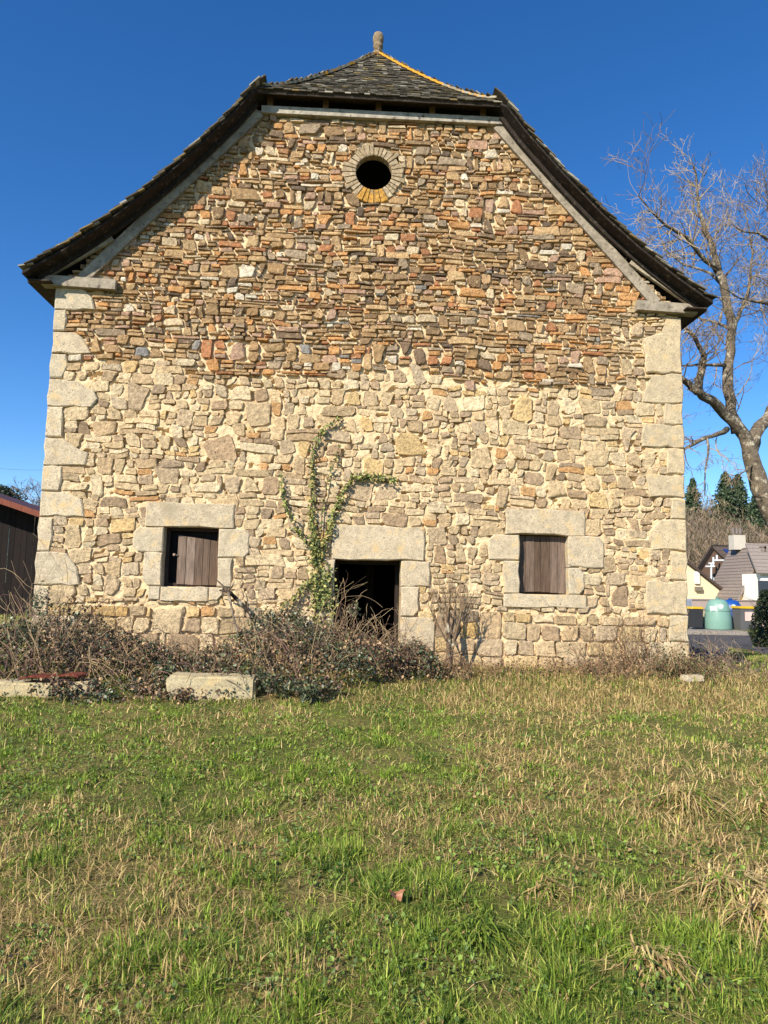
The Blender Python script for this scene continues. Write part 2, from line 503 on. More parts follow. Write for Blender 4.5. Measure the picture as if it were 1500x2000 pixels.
np_mesh('mortar', np.stack([AX, Yd+.03, AZ], -1).reshape(-1, 3), Fq, None, M['mortar'], wall, False)

# ------------------------------------------------------------------ barn: dressed granite
def gcol(v=.06):
    k = random.uniform(1-v, 1+v); w = random.uniform(-.012, .03)
    r = lin(204, 189, 158)
    return (r[0]*k*(1+w), r[1]*k, r[2]*k*(1-w))
blocks = []
def gblock(name, poly, parent, depth=.30, front_=-.036, amp=.010, col=None):
    mb = MB()
    poly = rnd_edge(poly, 5, amp*1.7)
    mb.prism(poly, front_+random.uniform(-.006, .006), depth, col or gcol(), bev=.016)
    blocks.append(poly)
    return mb.build(name, M['granite'], parent)
for q in QL: gblock('quoin_stone', corner_left(q), wall, depth=.62, amp=.012)
for q in QR: gblock('quoin_stone', corner_right(q), wall, depth=.62, front_=-.032, amp=.014, col=tuple(np.array(gcol())*np.array((1.02, .98, .90))))
wins = {}
def wood_col(d=0):
    q = random.randint(-8, 8)
    return lin(102+d+q, 84+d+q, 69+d+q)
for key, w_, lab in (('win_l', WIN_L, 'shutter window left of the doorway with its leaf hung askew and a dark gap'), ('win_r', WIN_R, 'shutter window right of the doorway, closed with worn planks')):
    fr = MB(); t = .05; yf = .17
    fr.box(((w_[0]+w_[1])/2, yf+.05, w_[3]-t/2-.002), ((w_[1]-w_[0])/2-.004, .045, t/2), lin(64, 50, 42))
    fr.box(((w_[0]+w_[1])/2, yf+.05, w_[2]+t/2+.002), ((w_[1]-w_[0])/2-.004, .045, t/2), lin(64, 50, 42))
    for x in (w_[0]+t/2+.004, w_[1]-t/2-.004): fr.box((x, yf+.05, (w_[2]+w_[3])/2), (t/2, .044, (w_[3]-w_[2])/2-t-.004), lin(70, 56, 47))
    # near-black panel behind the planks, its colour standing in for the unlit inside
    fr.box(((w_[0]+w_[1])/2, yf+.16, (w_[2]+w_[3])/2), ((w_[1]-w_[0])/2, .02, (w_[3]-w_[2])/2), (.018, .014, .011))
    win = fr.build('window', M['wood'], barn)
    win['label'] = lab
    wins[key] = win
    for nm, poly in BL[key]: gblock(nm, poly, win)
    if key == 'win_l':
        x0, x1, n = w_[0]+.20, w_[1]-.015, 5
    else:
        x0, x1, n = w_[0]+.012, w_[1]-.012, 6
    xs = np.linspace(x0, x1, n+1) + np.concatenate([[0], rng.uniform(-.02, .02, n-1), [0]])
    for i in range(n):
        mb = MB()
        a_, b_ = xs[i]+.003, xs[i+1]-.003
        if key == 'win_l': t0, t1 = w_[3]-.12-.09*(a_-x0)/(x1-x0), w_[3]-.12-.09*(b_-x0)/(x1-x0)
        else: t0 = t1 = w_[3]-.012
        yy = .115+random.uniform(0, .012)+(.03 if key == 'win_l' else 0)
        bt = w_[2]+.012+random.uniform(0, .02)
        mb.prism([(a_, bt), (b_, bt+random.uniform(-.008, .008)), (b_, t1), (a_, t0)], yy, yy+.028, None or tuple(np.array(wood_col(random.choice((0, 8, 18, 26))))), bev=.004)
        mb.build('plank', M['wood'], win)
    if key == 'win_l':
        mb = MB(); mb.tube([(w_[0]+.155, .10, 1.57), (w_[0]+.155, .17, 1.57)], [.022, .022], 8, lin(150, 130, 110)); mb.box((w_[0]+.18, .135, 1.56), (.03, .008, .012), lin(120, 105, 90))
        mb.build('latch', M['wood'], win)
mb = MB()
a_, b_, zt = DOOR[0]+.004, DOOR[1]-.004, DOOR[3]-.004
mb.prism([(a_, -.29), (a_+.06, -.29), (a_+.06, zt-.06), (b_-.06, zt-.06), (b_-.06, -.29), (b_, -.29), (b_, zt), (a_, zt)], .47, .57, lin(48, 40, 33))
door = mb.build('doorway', M['wood'], barn)
door['label'] = 'open dark doorway framed by granite jambs and a broad lintel'
for nm, poly in BL['door']: gblock(nm, poly, door)
mb = MB(); mb.box((.12, 3.2, 1.0), (.09, .09, 1.45), lin(78, 66, 54)); mb.build('inner_post', M['wood'], barn)
# round opening
mb = MB(); n = 40; R0 = OCU[2]
vs = []; 
for y, r in ((-.02, R0+.006), (.12, R0+.006), (.12, R0+.10), (-.02, R0+.10)):
    for j in range(n):
        a = 2*math.pi*j/n; vs.append((OCU[0]+r*math.cos(a), y, OCU[1]+r*math.sin(a)))
fs = [(k*n+j, ((k+1) % 4)*n+j, ((k+1) % 4)*n+(j+1) % n, k*n+(j+1) % n) for k in range(4) for j in range(n)]
mb.add(vs, fs, lin(150, 130, 100))
ocu = mb.build('round_opening', M['stone'], barn)
ang = 0.0; wid = []
while ang < 2*math.pi-.12:
    d = random.uniform(.15, .25); d = min(d, 2*math.pi-ang); wid.append((ang, ang+d)); ang += d
for a0, a1 in wid:
    am = (a0+a1)/2
    R1 = R0 + random.uniform(.14, .27)
    e = .018
    bottom = math.sin(am) < -.86
    if bottom: R1 = R0+.25
    pts = [(R0+.004, a0+e*1.0), (R1, a0+e*.7), (R1+random.uniform(-.02, .02), a1-e*.7), (R0+.004, a1-e*1.0)]
    poly = [(OCU[0]+r*math.cos(a), OCU[1]+r*math.sin(a)) for r, a in pts]
    kq = random.randint(-14, 12)
    col = lin(204, 154, 72) if bottom else lin(186+kq, 166+kq, 132+kq)
    mb = MB(); mb.prism(poly, -.030-random.uniform(0, .015), .10, col, bev=.008)
    mb.build('voussoir', M['stone'], ocu)
    blocks.append([(OCU[0]+(R1+.02)*math.cos(a), OCU[1]+(R1+.02)*math.sin(a)) for a in (a0, a1)] + [(OCU[0], OCU[1])])

# ------------------------------------------------------------------ barn: rubble stones, packed one beside the other
CX, CZ = .036, .026
NX, NZ = int((WX1-WX0)/CX), int((9.30+.5)/CZ)
Z0 = -.5
occ = np.zeros((NZ, NX), bool)
gxc = WX0+(np.arange(NX)+.5)*CX; gzc = Z0+(np.arange(NZ)+.5)*CZ
GX, GZ = np.meshgrid(gxc, gzc)
occ |= ~inside_front(GX, GZ)
for w_ in (WIN_L, WIN_R, DOOR):
    occ |= (GX > w_[0]) & (GX < w_[1]) & (GZ > w_[2]) & (GZ < w_[3])
occ |= ((GX-OCU[0])**2+(GZ-OCU[1])**2) < (OCU[2]+.05)**2
for poly in blocks:
    q = np.array(poly); ins = np.zeros_like(occ)
    j = len(q)-1
    for i in range(len(q)):
        with np.errstate(divide='ignore', invalid='ignore'):
            cnd = ((q[i, 1] > GZ) != (q[j, 1] > GZ)) & (GX < (q[j, 0]-q[i, 0])*(GZ-q[i, 1])/(q[j, 1]-q[i, 1]+1e-12)+q[i, 0])
        ins ^= cnd; j = i
    occ |= ins
UP_COL = [((172, 140, 98), 5), ((186, 153, 110), 5), ((150, 122, 88), 3.2), ((198, 165, 118), 5), ((204, 152, 96), 3.0), ((178, 124, 84), 1.8), ((166, 146, 118), 2.8),
          ((130, 108, 84), 1.7), ((210, 188, 150), 2.8), ((220, 206, 178), 1.0), ((144, 139, 130), .25), ((184, 150, 122), 2.6), ((112, 95, 77), .7)]
LO_COL = [((207, 181, 138), 5), ((215, 190, 147), 5), ((193, 167, 128), 4), ((216, 184, 128), 2.0), ((197, 174, 139), 4), ((222, 200, 159), 3), ((182, 156, 122), 2.2), ((206, 160, 106), 1.1), ((166, 143, 113), 1.1)]
BA_COL = LO_COL + [((212, 184, 132), 4), ((202, 174, 122), 3), ((216, 190, 140), 3), ((184, 160, 120), 2), ((204, 168, 108), 1.5)]
def pick(pal):
    w = [p[1] for p in pal]; c = random.choices([p[0] for p in pal], w)[0]
    k = random.uniform(.86, 1.12); t = random.uniform(-.03, .03)
    r = lin(*c)
    return (r[0]*k*(1+t), r[1]*k, r[2]*k*(1-t))
def warp(x, z):
    return (x + .05*(vnoise(x*1.7, z*2.6, 3)-.5) + .03*(vnoise(x*5, z*6, 4)-.5),
            z + .07*(vnoise(x*.9, z*1.1, 6)-.5) + .034*(vnoise(x*3.4, z*3.5, 8)-.5))
def unoccupied(x, z):
    i_ = min(max(int((z-Z0)/CZ), 0), NZ-1); j_ = min(max(int((x-WX0)/CX), 0), NX-1)
    return not occ[i_, j_]
OPEN = [WIN_L, WIN_R, DOOR]
def ring_rect(x0, x1, z0, z1, rough):
    """irregular hewn outline of a stone laid in a course"""
    w, h = x1-x0, z1-z0; m_ = min(w, h)
    q_ = .16 if rough < 1.1 else .38
    sl_ = [random.uniform(-q_, q_)*m_ for _ in range(4)]
    cs = [(x0+max(0, sl_[0]), z0), (x1-max(0, sl_[1]), z0), (x1-max(0, -sl_[1]), z1), (x0+max(0, -sl_[0]), z1)]
    q_ = .07 if rough < 1.1 else .15
    cs = [(x, z+random.uniform(-q_, q_)*m_) for x, z in cs]
    out = []
    for k in range(4):
        p = np.array(cs[k]); a = np.array(cs[k-1]); b_ = np.array(cs[(k+1) % 4])
        ca, cb = random.uniform(.04, .26)*m_*rough, random.uniform(.04, .26)*m_*rough
        da, db = a-p, b_-p
        la, lb = np.linalg.norm(da), np.linalg.norm(db)
        out.append(p+da/la*min(ca, la*.4)); out.append(p+db/lb*min(cb, lb*.4))
        if lb > .16:
            nrm = np.array([-db[1], db[0]])/lb
            out.append(p+db*random.uniform(.4, .6)+nrm*random.uniform(-.01, .05)*m_)
    return out
def warp1(x, z):
    return (x + .10*(vnoise(x*2.2, z*3, 13)-.5), z + .11*(vnoise(x*1.3, z*1.2, 16)-.5)*float(sstep(.75, 1.3, z)*sstep(4.9, 4.3, z)) + .06*(vnoise(x*4.5, z*4, 18)-.5))
def stone_mesh(ring, zn):
    wf = warp1 if zn == 1 else warp
    ring = [np.array(wf(p[0], p[1])) for p in ring]
    n = len(ring)
    c0 = np.mean(ring, axis=0)
    if zn == 2: pr = random.uniform(.012, .044)
    elif zn == 1: pr = random.uniform(.006, .022)
    else: pr = random.uniform(.010, .032)
    edge = {2: .66, 1: .80, 0: .72}[zn]
    vs = [(p[0], .06, p[1]) for p in ring]
    vs += [(p[0], -pr*edge*random.uniform(.6, 1.2), p[1]) for p in ring]
    ins_ = random.uniform(.84, .94)
    tx, tz = random.uniform(-.07, .07), random.uniform(-.10, .06)
    for p in ring:
        q = c0+(p-c0)*ins_*random.uniform(.9, 1.06)
        vs.append((q[0], max(-.062, -pr*random.uniform(.8, 1.15)+tx*(q[0]-c0[0])+tz*(q[1]-c0[1])), q[1]))
    q = c0+(ring[random.randrange(n)]-c0)*random.uniform(0, .35)
    vs.append((q[0], -pr*random.uniform(.9, 1.2), q[1]))
    fs = []
    for k in range(n):
        j = (k+1) % n
        fs += [(n+j, n+k, k, j), (2*n+j, 2*n+k, n+k, n+j), (3*n, 2*n+k, 2*n+j)]
    return vs, fs
stones = []                         # (outline, zone)
def courses(zlo, zhi, zn, hpick, wpick, gap, rough):
    hs_ = []; z = zlo
    while z < zhi: h = hpick(); hs_.append((z, h)); z += h
    taken = {}
    for ci, (z, h) in enumerate(hs_):
        x = WX0 + random.uniform(0, .1)
        bl_ = taken.get(ci, [])
        while x < WX1-.05:
            hit = [b_ for b_ in bl_ if b_[0]-.02 < x < b_[1]]
            if hit: x = hit[0][1]; continue
            if not unoccupied(x+.02, z+h/2): x += .03; continue
            w = wpick(h)
            nxt = [b_[0] for b_ in bl_ if b_[0] > x]
            if nxt: w = min(w, min(nxt)-x)
            k = .03
            while k < w and unoccupied(x+k+.01, z+h/2): k += .02
            short = k < w
            w = min(w, k)
            if w < .045: x += max(w, .02); continue
            if short is False and w > h*1.3 and random.random() < (.13 if zn else .10) and ci+1 < len(hs_):
                hh = h + hs_[ci+1][1]*1.0
                taken.setdefault(ci+1, []).append((x, x+w)); lay = [(x, x+w, z, z+hh)]
            elif zn and h > (.10 if zn == 2 else .16) and random.random() < (.45 if zn == 2 else .50):
                f_ = random.uniform(.35, .65); lay = []
                for a_, b_ in ((z, z+h*f_), (z+h*f_, z+h)):
                    if w > .26 and random.random() < .6:
                        m_ = x+w*random.uniform(.3, .7); lay += [(x, m_, a_, b_), (m_, x+w, a_, b_)]
                    else: lay.append((x, x+w, a_, b_))
            else:
                d = random.uniform(-.012, .012); lay = [(x, x+w, z+d, z+h+random.uniform(-.015, .012))]
            for a_, b_, c_2, d_ in lay:
                g1 = gap*random.uniform(.4, 2.0)
                if b_-a_ > .05 and d_-c_2 > .03: stones.append((ring_rect(a_+g1, b_-g1, c_2+g1*.7, d_-g1*.7, rough), zn))
            x += w
courses(4.0, 9.32, 2, lambda: random.choice((.05, .06, .075, .075, .09, .11, .13, .16)), lambda h: max(h*1.35, min(max(random.lognormvariate(math.log(.185), .50), .06), .50)), .0105, 1.12)
courses(-.45, .80, 0, lambda: random.uniform(.13, .28), lambda h: max(h, random.uniform(.16, .60)), .009, .95)
# irregular rubble of the pale lower wall
courses(.62, 5.35, 1, lambda: random.choice((.07, .09, .11, .14, .17, .20, .24)), lambda h: max(h*1.1, min(max(random.lognormvariate(math.log(.22), .52), .07), .66)), .0085, 1.12)
def keep(s_):
    xs2 = [p[0] for p in s_[0]]; zs2 = [p[1] for p in s_[0]]
    c0 = (sum(xs2)/len(xs2), sum(zs2)/len(zs2))
    c1 = c0[1]+.40*(fbm(c0[0]*2.3, c0[1]*3.1, 501, 2)-.5)
    if s_[1] == 2 and zone(c1, c0[0]) != 2: return False
    if s_[1] == 0 and c0[1] > .84: return False
    if s_[1] == 1 and (zone(max(c1, .83), c0[0]) != 1 or c0[1] < .80 or (max(xs2)-min(xs2) < .2 and random.random() < .07)): return False
    for w_ in OPEN:
        if max(xs2)+.03 > w_[0] and min(xs2)-.03 < w_[1] and max(zs2)+.09 > w_[2] and min(zs2)-.09 < w_[3]: return False
    if any((x-OCU[0])**2+(z-OCU[1])**2 < (OCU[2]+.12)**2 for x, z in s_[0]): return False
    if max(zs2) > 9.38 or min(xs2) < WX0+.0 or max(xs2) > WX1-.0: return False
    if max(zs2) > 6.1 and max(abs(min(xs2)), abs(max(xs2))) > 5.36-(max(zs2)-6.02)*.98+.12: return False
    return True
stones = [s_ for s_ in stones if keep(s_)]
def area(r_):
    a_ = 0
    for p, q in zip(r_, list(r_[1:])+[r_[0]]): a_ += p[0]*q[1]-q[0]*p[1]
    return abs(a_)/2
stones.sort(key=lambda s_: -area(s_[0])*(1 if s_[0][0][1] > .3 else .1))
rest = MB()
for i, (ring, zn) in enumerate(stones):
    vs, fs = stone_mesh(ring, zn)
    pal = {2: UP_COL, 1: LO_COL, 0: BA_COL}[zn]
    if zn == 2 and ring[0][0] > 4.1 and ring[0][1] < 6.2: pal = LO_COL
    if i < 300:
        mb = MB(); mb.add(vs, fs, pick(pal)); mb.build('stone', M['stone'], wall)
    else: rest.add(vs, fs, pick(pal))
o = rest.build('rubble', M['stone'], wall)
o['kind'] = 'stuff'
print('stones', len(stones))

# ------------------------------------------------------------------ barn: roof
roofcol = lin(58, 54, 46)
roof_top = [(x, z) for x, z in PROF]
dens = []
xs_ = np.linspace(5.75, 0.0, 64)
YF = -.42
mb = MB()       # boarded deck under the slates, a closed slab on each side of the ridge
TH = .045
for sgn in (-1, 1):
    up_, dn = [], []
    for x in xs_:
        z = prof_z(x)
        y0 = YF if x >= 2.10 else hip_y(z)
        for lst, off in ((up_, -.035), (dn, -.035-TH)):
            lst.append((sgn*x, y0, z+off)); lst.append((sgn*x, BACK+.5, z+off))
    k = len(xs_); base = up_+dn; f = []
    for i in range(k-1):
        a, b2, c2, d2 = 2*i, 2*i+1, 2*i+3, 2*i+2
        f += [(a, d2, c2, b2), tuple(2*k+q for q in (a, b2, c2, d2))]
        f += [(a, 2*k+a, 2*k+d2, d2), (b2, c2, 2*k+c2, 2*k+b2)]
    f += [(0, 1, 2*k+1, 2*k)]
    mb.add(base, f, lin(46, 39, 33))
roof = mb.build('roof', M['beam'], barn)
# hip deck
mb = MB(); hip_rows = []
zz = np.linspace(9.60, APEX_Z-.02, 24)
def half_w(z):
    lo, hi = 0.0, 2.10
    for _ in range(40):
        md = (lo+hi)/2
        if prof_z(md) > z: lo = md
        else: hi = md
    return lo
vs = []
for z in zz:
    w = half_w(z); y = hip_y(z)
    vs += [(-w, y, z-.03), (w, y, z-.03)]
vs2 = [(p[0], p[1]+.03, p[2]-.07) for p in vs]
k = len(zz); f = [(2*i, 2*i+1, 2*i+3, 2*i+2) for i in range(k-1)] + [(2*k+2*i, 2*k+2*i+2, 2*k+2*i+3, 2*k+2*i+1) for i in range(k-1)] + [(0, 2*k, 2*k+1, 1)]
mb.add(vs+vs2, f, lin(66, 56, 46))
mb.build('hip_boarding', M['beam'], roof)
# slates
sm = MB()
def slate(p, along, slope, nrm, w, l, t, col):
    """one slate: p the middle of its lower edge, its tail lifted"""
    p = np.array(p); along = np.array(along); slope = np.array(slope); nrm = np.array(nrm)
    q = []
    for dy, lift in ((0, t*1.9), (l, t*.5)):
        for dx in (-w/2, w/2):
            for hgt in (0, t):
                q.append(p+along*dx+slope*dy+nrm*(lift+hgt-t*.9))
    # order: 0 low-left-bottom 1 low-left-top 2 low-right-bottom 3 low-right-top 4.. upper
    sm.add(q, [(1, 3, 7, 5), (0, 4, 6, 2), (0, 2, 3, 1), (0, 1, 5, 4), (2, 6, 7, 3)], col)
def scol():
    r = random.random()
    if r < .12: return lin(148, 142, 124)
    if r < .2: return lin(120, 104, 66)
    k = random.uniform(.7, 1.3)
    return tuple(v*k for v in lin(84, 78, 64))
def arc(pts):
    d = [0]
    for a, b2 in zip(pts[:-1], pts[1:]): d.append(d[-1]+math.dist(a, b2))
    return np.array(d)
# side slopes: rows along the slope; the verge shows each slate's edge
pr = [(x, prof_z(x)) for x in np.linspace(5.79, 0.02, 200)]
dd = arc(pr); pxs = np.array([p[0] for p in pr]); pzs = np.array([p[1] for p in pr])
for sgn in (-1, 1):
    s_ = 0.0
    while s_ < dd[-1]-.05:
        x = float(np.interp(s_, dd, pxs)); z = float(np.interp(s_, dd, pzs))
        x2 = float(np.interp(s_+.1, dd, pxs)); z2 = float(np.interp(s_+.1, dd, pzs))
        sl_ = np.array([sgn*(x2-x), 0, z2-z]); sl_ /= np.linalg.norm(sl_)+1e-9
        nr = np.array([sgn*abs(sl_[2]), 0, abs(sl_[0])])
        y = (YF-.05 if x >= 2.10 else hip_y(z)+.02) + random.uniform(-.035, .02)
        lim = y+1.6 if x > 2.1 else BACK+.5
        while y < BACK+.5:
            w = random.uniform(.16, .30) if y < lim else 1.6
            j = random.uniform(-.012, .012)
            slate((sgn*x, y+w/2, z+j), (0, 1, 0), sl_, nr, w-.004, .24, random.uniform(.016, .030), scol())
            y += w
        s_ += .115
# hip: rows of small slates
prh = [(hip_y(z), z) for z in np.linspace(9.57, APEX_Z-.03, 120)]
ddh = arc(prh); hys = np.array([p[0] for p in prh]); hzs = np.array([p[1] for p in prh])
s_ = -.03
while s_ < ddh[-1]-.04:
    y = float(np.interp(s_, ddh, hys)); z = float(np.interp(s_, ddh, hzs)) + min(0, s_)
    y2 = float(np.interp(s_+.12, ddh, hys)); z2 = float(np.interp(s_+.12, ddh, hzs))
    sl_ = np.array([0, y2-y, z2-z]); L = np.linalg.norm(sl_)
    if L < 1e-6: break
    sl_ /= L; nr = np.array([0, -sl_[2], sl_[1]])
    w_ = half_w(max(z, 9.60)); x = -w_-.02
    while x < w_:
        w = min(random.uniform(.09, .17), w_+.03-x)
        slate((x+w/2, y, z+random.uniform(-.006, .010)), (1, 0, 0), sl_, nr, w-.006, .20, random.uniform(.010, .024), scol())
        x += w
    s_ += .085
o = sm.build('slates', M['slate'], roof); o['kind'] = 'stuff'
# ridge slates on the two hips, overgrown with lichen
for sgn in (-1, 1):
    zs_ = np.linspace(9.62, APEX_Z-.06, 20)
    pts = [np.array([sgn*half_w(z), hip_y(z), z+.03]) for z in zs_]
    for i, (a, b2) in enumerate(zip(pts[:-1], pts[1:])):
        mb = MB()
        d = b2-a
        lich = (sgn > 0 and i > 6) or (sgn < 0 and 12 < i < 16) or i > 17
        qq = random.randint(-18, 12)
        col = lin(206, 152, 58) if lich and random.random() < .8 else lin(158+qq, 150+qq, 128+qq)
        mb.beam(a-d*.10+np.array([0, 0, .012]), b2+d*.06+np.array([0, 0, -.004]), .17, .035, col, up=(sgn*.3, -.35, .88))
        mb.build('hip_slate', M['lichen'], roof)
# finial
mb = MB()
mb.lathe((0, APEX_Y+.02, APEX_Z-.12), [(.16, 0), (.15, .10), (.085, .17), (.075, .24), (.10, .26), (.105, .30), (.085, .32), (.09, .36), (.112, .40), (.112, .50), (.095, .56), (.05, .60), (.01, .61)], 16, lin(150, 132, 104))
mb.build('finial', M['stone'], roof, True)
# timbers
W_GREY = lin(160, 149, 129)
def timber(name, a, b2, w, h, col, up=(0, 0, 1)):
    mb = MB(); mb.beam(a, b2, w, h, col, up); return mb.build(name, M['beam'], roof)
timber('wall_plate', (-2.06, -.03, 9.345), (2.20, -.03, 9.375), .16, .13, lin(172, 164, 146))
for x in (-1.92, -.95, -.02, .93, 1.84):
    timber('eave_post', (x, -.05, 9.415), (x, -.05, 9.60), .10, .08, lin(110, 84, 60), up=(0, 1, 0))
mb = MB(); mb.box((0, -.285, 9.545), (2.08, .015, .022), lin(62, 52, 42)); mb.build('fascia_board', M['beam'], roof)
for i in range(3):
    mb = MB(); mb.box((0, -.225+i*.125, 9.585+i*.05), (2.04, .058, .010), lin(92, 70, 52)); mb.build('soffit_board', M['beam'], roof)
for sgn in (-1, 1):
    timber('rake_board', (sgn*2.10, -.045, 9.31), (sgn*4.92, -.045, 6.15), .07, .19, W_GREY, up=(sgn*.74, 0, .67))
    a, b2 = (-5.56, -4.35) if sgn < 0 else (4.55, 5.62)
    timber('foot_beam', (a, -.06, 6.075), (b2, -.06, 6.04), .17, .17, W_GREY)
    tr = [(sgn*x, prof_z(x)) for x in np.linspace(5.60, 2.15, 12)]
    for yq, dz, cc in ((-.14, -.12, lin(50, 43, 36)),):
        mb = MB()
        for (xa, za), (xb, zb) in zip(tr[:-1], tr[1:]):
            mb.beam((xa, yq, za+dz), (xb, yq, zb+dz), .06, .08, cc)
        mb.build('verge_rafter', M['beam'], roof)
    timber('eave_strut', (sgn*5.50, -.10, 6.16), (sgn*4.45, -.10, 6.86), .06, .09, lin(170, 158, 134), up=(sgn*.6, 0, .8))
    mb = MB(); mb.box((sgn*5.54, 5.3, 6.005), (.18, 5.58, .012), lin(60, 50, 42)); mb.build('soffit_board', M['beam'], roof)
    mb = MB(); mb.box((sgn*5.735, 5.2, 6.04), (.018, 5.4, .055), lin(60, 50, 42)); mb.build('fascia_board', M['beam'], roof)

#PART2
# ------------------------------------------------------------------ shed to the left
def rect_mesh(name, parent, mat, boxes):
    mb = MB()
    for c, h, col in boxes: mb.box(c, h, col)
    return mb.build(name, mat, parent)
SY = 14.0
sa, sb = P(-60, 956, SY), P(80, 1004, SY)
shed = empty('shed', (sa[0], SY, 0))
tag(shed, 'dark timber shed with sloping rust-red roof edge left of the barn', 'shed')
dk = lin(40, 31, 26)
d_ = (sb-sa)/np.linalg.norm(sb-sa)
A_ = sa-d_*6; B_ = sb+d_*1.6
mb = MB(); mb.beam(A_+np.array([0, 3.4, 0]), B_+np.array([0, 3.4, 0]), 7.0, .05, lin(92, 58, 44)); mb.build('roof', M['plain'], shed)
mb = MB(); mb.beam(A_+np.array([0, -.13, -.02]), B_+np.array([0, -.13, -.02]), .05, .20, lin(126, 74, 56)); mb.build('roof_edge', M['wood'], shed)
x = A_[0]+.3
while x < B_[0]-.3:                # boards of the front, set back under the roof
    w = random.uniform(.2, .26); zt = A_[2]+(x-A_[0])*(d_[2]/d_[0])-.16
    mb = MB(); yy = SY+1.1+random.uniform(0, .02); k = random.uniform(.7, 1.3)
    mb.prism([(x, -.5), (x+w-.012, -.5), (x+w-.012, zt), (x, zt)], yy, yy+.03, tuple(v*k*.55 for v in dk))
    mb.build('plank', M['wood'], shed); x += w
for x in (A_[0]+.25, B_[0]-.35):
    zt = A_[2]+(x-A_[0])*(d_[2]/d_[0])-.1
    mb = MB(); mb.box((x, SY+.1, zt/2-.25), (.08, .08, zt/2+.25), dk); mb.build('post', M['wood'], shed)
    mb = MB(); mb.box((x, SY+3.9, zt/2-.3), (.05, 2.7, zt/2+.2), dk); mb.build('side_wall', M['wood'], shed)

# ------------------------------------------------------------------ leaves and twigs
def leaves(name, pos, size, cols, mat, parent=None, flat=None, fold=.25):
    """folded leaves, two triangles each; pos (n,3), size (n,), cols (n,3); flat = normal they lean to"""
    n = len(pos)
    d = rng.normal(size=(n, 3)); d /= np.linalg.norm(d, axis=1)[:, None]
    nr = rng.normal(size=(n, 3))
    if flat is not None: nr = nr*.55 + np.array(flat)
    nr -= d*(nr*d).sum(1)[:, None]; nr /= np.linalg.norm(nr, axis=1)[:, None]+1e-9
    r = np.cross(d, nr)
    s_ = size[:, None]
    v0 = pos - d*s_*.5; v1 = pos + r*s_*.36 + nr*s_*fold*.5; v2 = pos + d*s_*.5; v3 = pos - r*s_*.36 + nr*s_*fold*.5
    V = np.stack([v0, v1, v2, v3], 1).reshape(-1, 3)
    k = np.arange(n)*4
    Fc = np.concatenate([np.stack([k, k+1, k+2], 1), np.stack([k, k+2, k+3], 1)])
    o_ = np_mesh(name, V, Fc, np.concatenate([cols, cols]), mat, parent)
    return o_
def palette(n, pal):
    w = np.array([p[1] for p in pal], float); w /= w.sum()
    c = np.array([lin(*p[0]) for p in pal])[rng.choice(len(pal), n, p=w)]
    return c*rng.uniform(.75, 1.25, (n, 1))
def grow(mb, p, d, L, r, lev, col, up=.15, wander=.25, kids=3, shrink=.62, n=4, minr=.004, spread=.75):
    p = np.array(p, float); d = np.array(d, float); d /= np.linalg.norm(d)
    k = 5; pts = [p]; rad = [r]; dirs = [d]
    for i in range(k):
        d = d + rng.normal(size=3)*wander*.5 + np.array([0, 0, up*.35]); d /= np.linalg.norm(d)
        p = p + d*L/k; pts.append(p); rad.append(max(r*(1-.62*(i+1)/k), minr)); dirs.append(d)
    mb.tube(pts, rad, n, col, cap=False)
    if lev <= 0: return
    for c in range(kids):
        i = random.randint(2, k) if c else k
        a = rng.normal(size=3); a -= dirs[i]*a.dot(dirs[i]); a /= np.linalg.norm(a)
        nd = dirs[i]*random.uniform(.6, 1) + a*spread*random.uniform(.6, 1.2)
        grow(mb, pts[i], nd, L*shrink*random.uniform(.75, 1.2), max(rad[i]*.72, minr), lev-1, col, up, wander, kids, shrink, max(3, n-1), minr, spread)

# ------------------------------------------------------------------ ivy on the wall
ivy = empty('ivy_vine', tuple(P(612, 1215, -.1)))
tag(ivy, 'leafy ivy climbing the wall in forked arms beside the doorway', 'ivy')
arms = [([(615, 1230), (618, 1150), (612, 1060), (600, 1060), (575, 1030), (555, 980), (549, 928)], 6, 330),
        ([(612, 1090), (608, 1000), (609, 930), (612, 880)], 6, 280), ([(612, 880), (622, 852), (640, 832), (665, 815)], 5, 80),
        ([(625, 1090), (650, 1010), (670, 960), (690, 935)], 6, 270), ([(690, 933), (720, 930), (750, 934), (778, 941)], 6, 170),
        ([(622, 1070), (632, 980), (646, 920), (664, 872)], 3, 60), ([(620, 1190), (622, 1120), (614, 1050)], 14, 400),
        ([(628, 1240), (636, 1190), (638, 1130)], 10, 150), ([(612, 1130), (590, 1150), (570, 1172), (552, 1188)], 6, 140), ([(640, 1100), (650, 1170), (648, 1210)], 9, 110)]
pos = []; mb = MB()
for tr, wd, cnt in arms:
    w3 = [P(x, y, -.07) for x, y in tr]; a_ = arc([tuple(p) for p in w3])
    pts = [np.array([np.interp(t, a_, [p[i] for p in w3]) for i in range(3)]) for t in np.linspace(0, a_[-1], 14)]
    pts = [p+np.array([rng.normal()*.012, 0, rng.normal()*.008]) for p in pts]
    mb.tube(pts, np.linspace(.018 if wd > 8 else .010, .005, len(pts)), 5, lin(112, 92, 66))
    for t in rng.uniform(0, a_[-1], cnt):
        c = np.array([np.interp(t, a_, [p[i] for p in w3]) for i in range(3)])
        tap = 1.0 if t < a_[-1]*.75 else .6
        pos.append(c+np.array([rng.normal()*wd*.0052*tap, -abs(rng.normal())*.05+.015, rng.normal()*.03]))
mb.build('stem', M['bark'], ivy)
pos = np.array(pos)
o = leaves('leaf', pos, rng.uniform(.035, .075, len(pos)), palette(len(pos), [((132, 138, 70), 4), ((104, 116, 60), 3), ((72, 88, 48), 2), ((168, 164, 92), 2.5), ((184, 164, 100), 1)]), M['leaf'], ivy, flat=(0, -1, .35))
o['kind'] = 'stuff'

